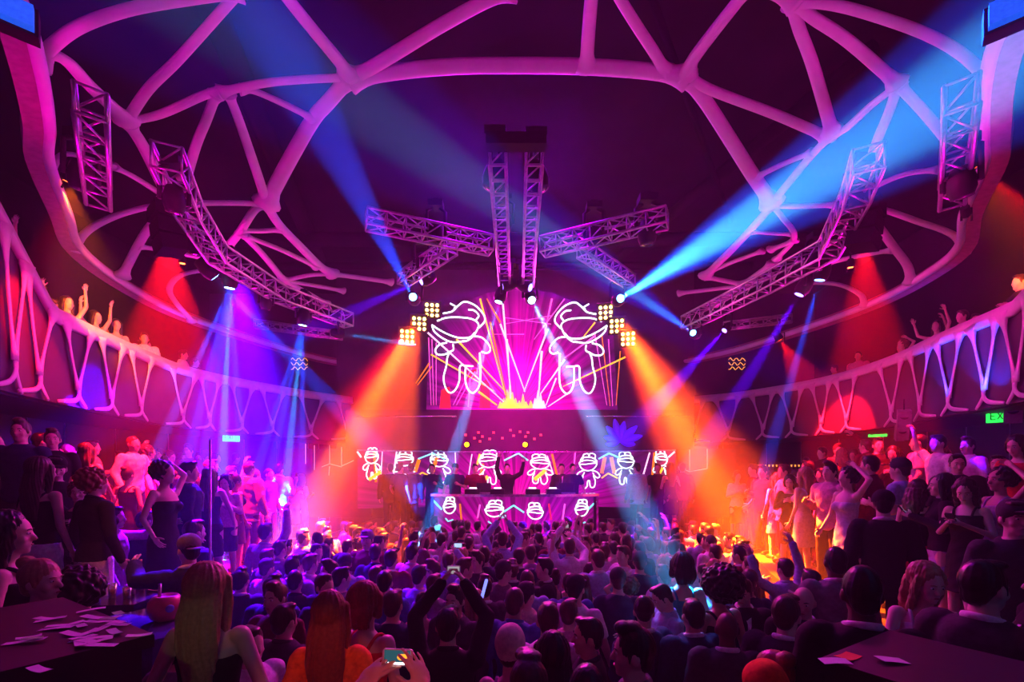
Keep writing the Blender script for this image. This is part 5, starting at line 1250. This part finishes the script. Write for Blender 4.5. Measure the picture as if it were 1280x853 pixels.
# lit back bar on the far right and gold squiggle lights over the rear galleries
bar = empty('back_bar', P(978, 585, 12.4), 'gold lit back bar shelf with bottles right of the booth', 'bar shelf')
M_gold = mat('gold_light', (1.0, 0.5, 0.08), 0.4, emit=1.6, ecol=(1.0, 0.42, 0.05), var=0)
MB().box((0, .1, -.1), (1.5, .3, .04)).build('shelf', M_black, bar, False); MB().box((0, .24, .06), (1.5, .02, .05)).build('light_strip', M_gold, bar, False)
MB().box((0, .2, -.6), (1.5, .3, .04)).build('shelf', M_black, bar, False)
for sx in (-.74, .74): MB().box((sx, .15, -.9), (.04, .3, 1.9)).build('side_panel', M_black, bar, False)
for i in range(14):
    x = -.66 + i * .1
    o = MB().lathe(bar.location + Vector((x, .08, -.08)), (0, 0, 1), [(0, .03), (.14, .03), (.18, .012), (.23, .012)], 10).build('bar_bottle', M_bot); tag(o, 'small bottle on the gold lit back bar shelf', 'bottle', 'bottles on the back bar')
for px, py, d, lb in ((374, 456, 12.6, 'gold squiggle of lights over the rear left balcony'), (921, 456, 12.6, 'gold squiggle of lights over the rear right balcony')):
    root = empty('squiggle_light', P(px, py, d), lb, 'decorative light')
    for q in range(3):
        MB().tube([(-.22 + .045 * i, 0, .14 - .12 * q + .045 * math.sin(i * 1.7 + q * 2)) for i in range(11)], .008, 5).build('light_tube', M_gold, root)
# straight laser-like tube light and small lamps along the right balcony rail
for at, us, nm in ((atL, (6.3, 7.35), 'left'), (atR, (7.6, 8.6), 'right')):
    for q, u in enumerate(us):
        p0, p1 = at(u, 1.0, -.1), at(u + .45, 1.0, -.1)
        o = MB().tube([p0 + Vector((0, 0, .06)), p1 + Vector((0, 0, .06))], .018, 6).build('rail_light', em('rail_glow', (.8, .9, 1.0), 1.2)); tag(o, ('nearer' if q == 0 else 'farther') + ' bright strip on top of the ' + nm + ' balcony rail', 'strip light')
# ------------------------------------------------------------------ crowd: a few kinds of figure, copied one by one
LP = .014
KINDS = {   # name: (figure arguments, words about pose and clothing)
    'tee': (dict(top='tee', arms=('down', 'loose'), seed=1), 'a {c} T-shirt'),
    'shirt': (dict(top='shirt', arms=('down', 'drink'), seed=2), 'a {c} shirt'),
    'suit': (dict(top='jacket', arms=('down', 'down'), seed=3), 'a {c} jacket'),
    'suit2': (dict(top='jacket', arms=('drink', 'down'), hair='quiff', hc='brown', seed=4), 'a {c} jacket with quiffed hair'),
    'shave': (dict(top='shirt', arms=('loose', 'down'), hair='buzz', seed=5, skin='tan'), 'a {c} shirt with cropped hair'),
    'cap': (dict(top='tee', arms=('loose', 'drink'), hat='cap', hatc='charcoal', seed=6), 'a cap and {c} T-shirt'),
    'fist': (dict(top='tee', arms=('fist', 'down'), curl=(1.2, .5), seed=7), 'a {c} T-shirt with one fist raised'),
    'armsup': (dict(top='shirt', arms=('up', 'wave'), seed=8), 'a {c} shirt with both arms raised'),
    'film': (dict(top='shirt', arms=('filmhigh', 'down'), seed=9), 'a {c} shirt with one hand held high'),
    'face': (dict(top='shirt', arms=('drink', 'down'), face=True, hair='quiff', hc='brown', seed=10), 'a {c} open-necked shirt'),
    'wlong': (dict(sex='f', hair='long', hc='brown', top='tank', arms=('loose', 'drink'), bottom='skirt', seed=11), 'a {c} vest with long hair'),
    'wblonde': (dict(sex='f', hair='wavy', hc='blonde', top='dress', arms=('drink', 'down'), seed=12), 'a {c} dress with blonde hair'),
    'wbun': (dict(sex='f', hair='bun', hc='black', top='dress', arms=('down', 'hip'), seed=13, skin='tan'), 'a {c} dress with hair pinned up'),
    'wup': (dict(sex='f', hair='long', hc='black', top='tank', arms=('wave', 'up'), bottom='shorts', seed=14), 'a {c} vest with both arms raised'),
    'wcurl': (dict(sex='f', hair='curly', hc='brown', top='strapless_dress', arms=('loose', 'head'), seed=15), 'a {c} strapless dress with curly hair'),
    'wphone': (dict(sex='f', hair='bob', hc='black', top='blouse', arms=('phone', 'phone'), bottom='skirt', face=True, pitch=-15, seed=16), 'a {c} blouse with both hands in front'),
}
GARMENT = {'tee': 'shirt', 'shirt': 'shirt', 'jacket': 'jacket', 'tank': 'vest', 'dress': 'dress', 'strapless_dress': 'dress', 'blouse': 'blouse'}
PROTO, FREE = {}, {}
def figure(kind):
    """the first call hands out the figure itself, later calls copies of it and of each of its parts"""
    if kind not in PROTO:
        PROTO[kind] = human(vox=LP, **KINDS[kind][0]); return PROTO[kind]
    return copy_tree(PROTO[kind])
ORD = ['first', 'second', 'third', 'fourth', 'fifth', 'sixth', 'seventh', 'eighth', 'ninth', 'tenth', 'eleventh', 'twelfth', 'thirteenth', 'fourteenth', 'fifteenth', 'sixteenth', 'seventeenth', 'eighteenth', 'nineteenth', 'twentieth', 'twenty-first', 'twenty-second']
MEN = ['tee', 'shirt', 'suit', 'suit2', 'shave', 'cap', 'tee', 'shirt', 'suit']
WOM = ['wlong', 'wbun', 'wblonde', 'wcurl', 'wlong']
DARKC = ['black', 'navy', 'charcoal', 'navy', 'charcoal', 'grey', 'blue', 'burgundy', 'black', 'light blue', 'white', 'grey', 'light blue', 'white', 'lilac', 'pink', 'cream']
WC = ['black', 'black', 'burgundy', 'lilac', 'charcoal', 'pink', 'silver', 'red', 'navy']
HAIRC = ['black', 'black', 'brown', 'brown', 'black']
def free_spot(x, y, z, r):
    return all((x - a) ** 2 + (y - b) ** 2 > r * r or abs(z - c) > .75 for a, b, c in TAKEN)
SPOTS = []      # (kind, colour, hair colour, x, y, floor, height, turn, label, group)
def choose(p_w, p_up, r):
    u = r.random()
    if u < p_up: return r.choice(['fist', 'armsup', 'film', 'wup', 'fist'])
    if u < p_up + p_w: return r.choice(WOM)
    return r.choice(MEN)
def x_at(edge, y):
    for (x0, y0), (x1, y1) in zip(edge, edge[1:]):
        if y <= y1: return x0 + (x1 - x0) * (y - y0) / (y1 - y0)
    return edge[-1][0]
r = random.Random(21)
rows = [2.95 + .44 * i for i in range(17)]
FAR_ROW = 12
for ri, y in enumerate(rows):
    xl, xr = x_at(EDGE_L, y) + .38, x_at(EDGE_R, y) - .38
    if y < 4.0: xl, xr = max(xl, -2.2), min(xr, 2.2)
    x = xl + r.uniform(0, .25); row = []
    while x < xr:
        yy = y + r.uniform(-.13, .13)
        if abs(x * F / yy) < 700 and free_spot(x, yy, 0, .44): row.append((x, yy))
        x += r.uniform(.42, .54)
    for k, (x, yy) in enumerate(row):
        kd = choose(.22, .03 + .05 * (y > 6), r)
        turn = r.gauss(0, 14) if r.random() < .72 else r.uniform(-110, 110)
        if r.random() < .07: kd, turn = 'face', 180 + r.uniform(-60, 60)
        turn += math.degrees(math.atan2(x, max(1.0, 11.5 - yy)))
        w = kd.startswith('w'); c = r.choice(WC if w else DARKC)
        SPOTS.append([kd, c, r.choice(HAIRC), x, yy, 0.0, r.uniform(1.48, 1.60) if w else r.uniform(1.58, 1.74), turn,
                      'person in ' + KINDS[kd][1].format(c=c) + ', ' + ORD[k] + ' from left, ' + ORD[ri] + ' floor row', 'dance floor crowd', ri >= FAR_ROW])
# terraces: rows run from the near end towards the stage
for side, edge, sg, nm in (('left', EDGE_L, -1, 'left terrace'), ('right', EDGE_R, 1, 'right terrace')):
    for ri, (off, z, y0) in enumerate(((.42, 1.05, 5.0), (.98, 1.05, 5.4), (2.15, 1.47, 5.2), (2.7, 1.47, 5.6))):
        y, row = y0, []
        while y < 11.2:
            x = x_at(edge, y) + sg * (off + r.uniform(-.08, .08))
            if abs(x * F / y) < 690 and free_spot(x, y, z, .46): row.append((x, y))
            y += r.uniform(.5, .72)
        for k, (x, y) in enumerate(row):
            kd = choose(.5, .06, r); w = kd.startswith('w'); c = r.choice(WC if w else DARKC)
            if r.random() < .3: kd = 'wphone' if w else 'face'
            if kd in ('wphone', 'face'): turn = r.uniform(70, 190) * -sg * -1
            else: turn = r.uniform(-60, 60) + sg * 40
            SPOTS.append([kd, c, r.choice(HAIRC), x, y, z, r.uniform(1.56, 1.72) if kd.startswith('w') else r.uniform(1.68, 1.86), turn,
                          'person in ' + KINDS[kd][1].format(c=c) + ', ' + ORD[k] + ' along ' + nm + ' row ' + ['one', 'two', 'three', 'four'][ri], 'guests on the ' + nm, y > 9.6])
# guests leaning on the balcony rails
for at, s, nm, us in ((atL, sL, 'left', (4.35, 4.75, 5.0, 5.6, 5.85, 6.1, 6.4, 6.7, 7.05, 7.35, 7.6, 7.9, 8.3, 8.7, 9.1, 9.6)), (atR, sR, 'right', (4.6, 4.95, 5.3, 5.6, 6.0, 6.7, 7.3, 7.7, 8.0, 8.35, 8.9, 9.4, 10.0, 10.8))):
    for k, u in enumerate(us):
        p = at(u, 0, -.58 - .42 * (k % 2)); kd = r.choice(['tee', 'shirt', 'wlong', 'wblonde', 'face', 'suit', 'wup', 'wcurl'])
        w = kd.startswith('w'); c = r.choice(WC if w else DARKC + ['white', 'yellow'])
        z = rail_height(at(u, 1.0).y, 4.9 if nm == 'left' else 5.02) - (.98 if p.y > 6.6 else .72)
        SPOTS.append([kd, c, r.choice(HAIRC), p.x, p.y, 3.85, r.uniform(1.5, 1.66), (-90 if nm == 'left' else 90) + r.uniform(-50, 50) + (0), 'person in ' + KINDS[kd][1].format(c=c) + ', ' + ORD[k] + ' guest at ' + nm + ' balcony rail', 'balcony guests', False, z])
# around the booth
for k, (px, y, kd, c, turn, lb) in enumerate(((488, 11.7, 'suit', 'black', 20, 'at the far left of the stage'), (500, 11.4, 'tee', 'black', -30, 'on the stage below the second drawing'), (514, 11.5, 'suit', 'charcoal', 0, 'on the stage left of the booth desk'), (540, 12.25, 'shirt', 'navy', 180, 'behind the left end of the booth desk'),
        (569, 12.1, 'cap', 'navy', 170, 'behind the open laptop on the booth desk'), (594, 12.05, 'tee', 'burgundy', 185, 'behind the booth desk left of centre'), (634, 12.0, 'armsup', 'black', 180, 'performing at the centre of the booth'), (702, 12.0, 'suit', 'charcoal', 170, 'behind the booth desk right of centre'), (716, 12.1, 'tee', 'black', 190, 'behind the right end of the booth desk'),
        (796, 11.3, 'suit', 'light blue', 25, 'standing tall on the stage right of the booth'), (822, 11.55, 'tee', 'black', 150, 'on the stage in front of the last drawing'), (838, 11.4, 'wlong', 'black', 0, 'at the right end of the stage'), (853, 11.45, 'shirt', 'burgundy', -20, 'at the far right of the stage'))):
    x = (px - 640) * y / F
    SPOTS.append([kd, c, 'black', x, y, 1.15, 1.78, turn, 'person in ' + KINDS[kd][1].format(c=c) + ' ' + lb, 'people around the booth', False])
FARMESH = []
for sp in SPOTS:
    kd, c, hcol, x, y, z, hgt, turn, label, group, far = sp[:11]
    if len(sp) > 11: z = sp[11]
    if far:
        FARMESH.append(sp); continue
    o = figure(kd); s = hgt / 1.785
    o.location = (x, y, z); o.rotation_euler = (0, 0, R(turn)); o.scale = (s, s, s)
    tag(o, label, 'person', group)
    paint(o, GARMENT[KINDS[kd][0]['top']], cloth(c))
    if not kd.startswith('wblonde'): paint(o, 'hair', M_HAIR[hcol])
    paint(o, 'strap', cloth(c)); paint(o, 'neckband', cloth(c))
    if KINDS[kd][0]['top'] == 'shirt': paint(o, 'collar', cloth(c))
# the rest of the crowd, towards the booth: more heads than one could name
COARSE = {}
mats, vs, fs, mi = [], [], [], []
def coarse(kind):
    if kind not in COARSE:
        o = human(vox=.03, **{**KINDS[kind][0], 'face': False}); L = []
        for q in [o] + list(o.children_recursive):
            v = np.array([tuple(w.co) for w in q.data.vertices]); f = [tuple(p.vertices) for p in q.data.polygons]
            L.append((q.name.split('.')[0], q.data.materials[0], v, f))
        for q in list(o.children_recursive) + [o]: bpy.data.objects.remove(q)
        COARSE[kind] = L
    return COARSE[kind]
for sp in FARMESH:
    kd, c, hcol, x, y, z, hgt, turn = sp[:8]
    s = hgt / 1.785; a = R(turn); Mx = np.array([[math.cos(a), math.sin(a), 0], [-math.sin(a), math.cos(a), 0], [0, 0, 1]]) * s
    for nm, m, v, f in coarse(kd):
        if nm == GARMENT[KINDS[kd][0]['top']]: m = cloth(c)
        elif nm == 'hair' and kd != 'wblonde': m = M_HAIR[hcol]
        if m not in mats: mats.append(m)
        n = sum(len(q) for q in vs); vs.append(v @ Mx + np.array([x, y, z]))
        fs.extend([tuple(i + n for i in q) for q in f]); mi.extend([mats.index(m)] * len(f))
if vs:
    me = bpy.data.meshes.new('distant_crowd'); me.from_pydata(np.concatenate(vs).tolist(), [], fs)
    for m in mats: me.materials.append(m)
    me.polygons.foreach_set('material_index', mi); me.polygons.foreach_set('use_smooth', [True] * len(me.polygons)); me.update()
    o = bpy.data.objects.new('distant_crowd', me); C.objects.link(o); tag(o, 'dense far part of the crowd packed in front of the booth and along the far terraces', 'crowd', kind='stuff')
for o in bpy.data.objects:
    if len(o.get('label', '').split()) > 16: print('LONG', o['label'])
print('PEOPLE', len(SPOTS) - len(FARMESH), 'far', len(FARMESH))
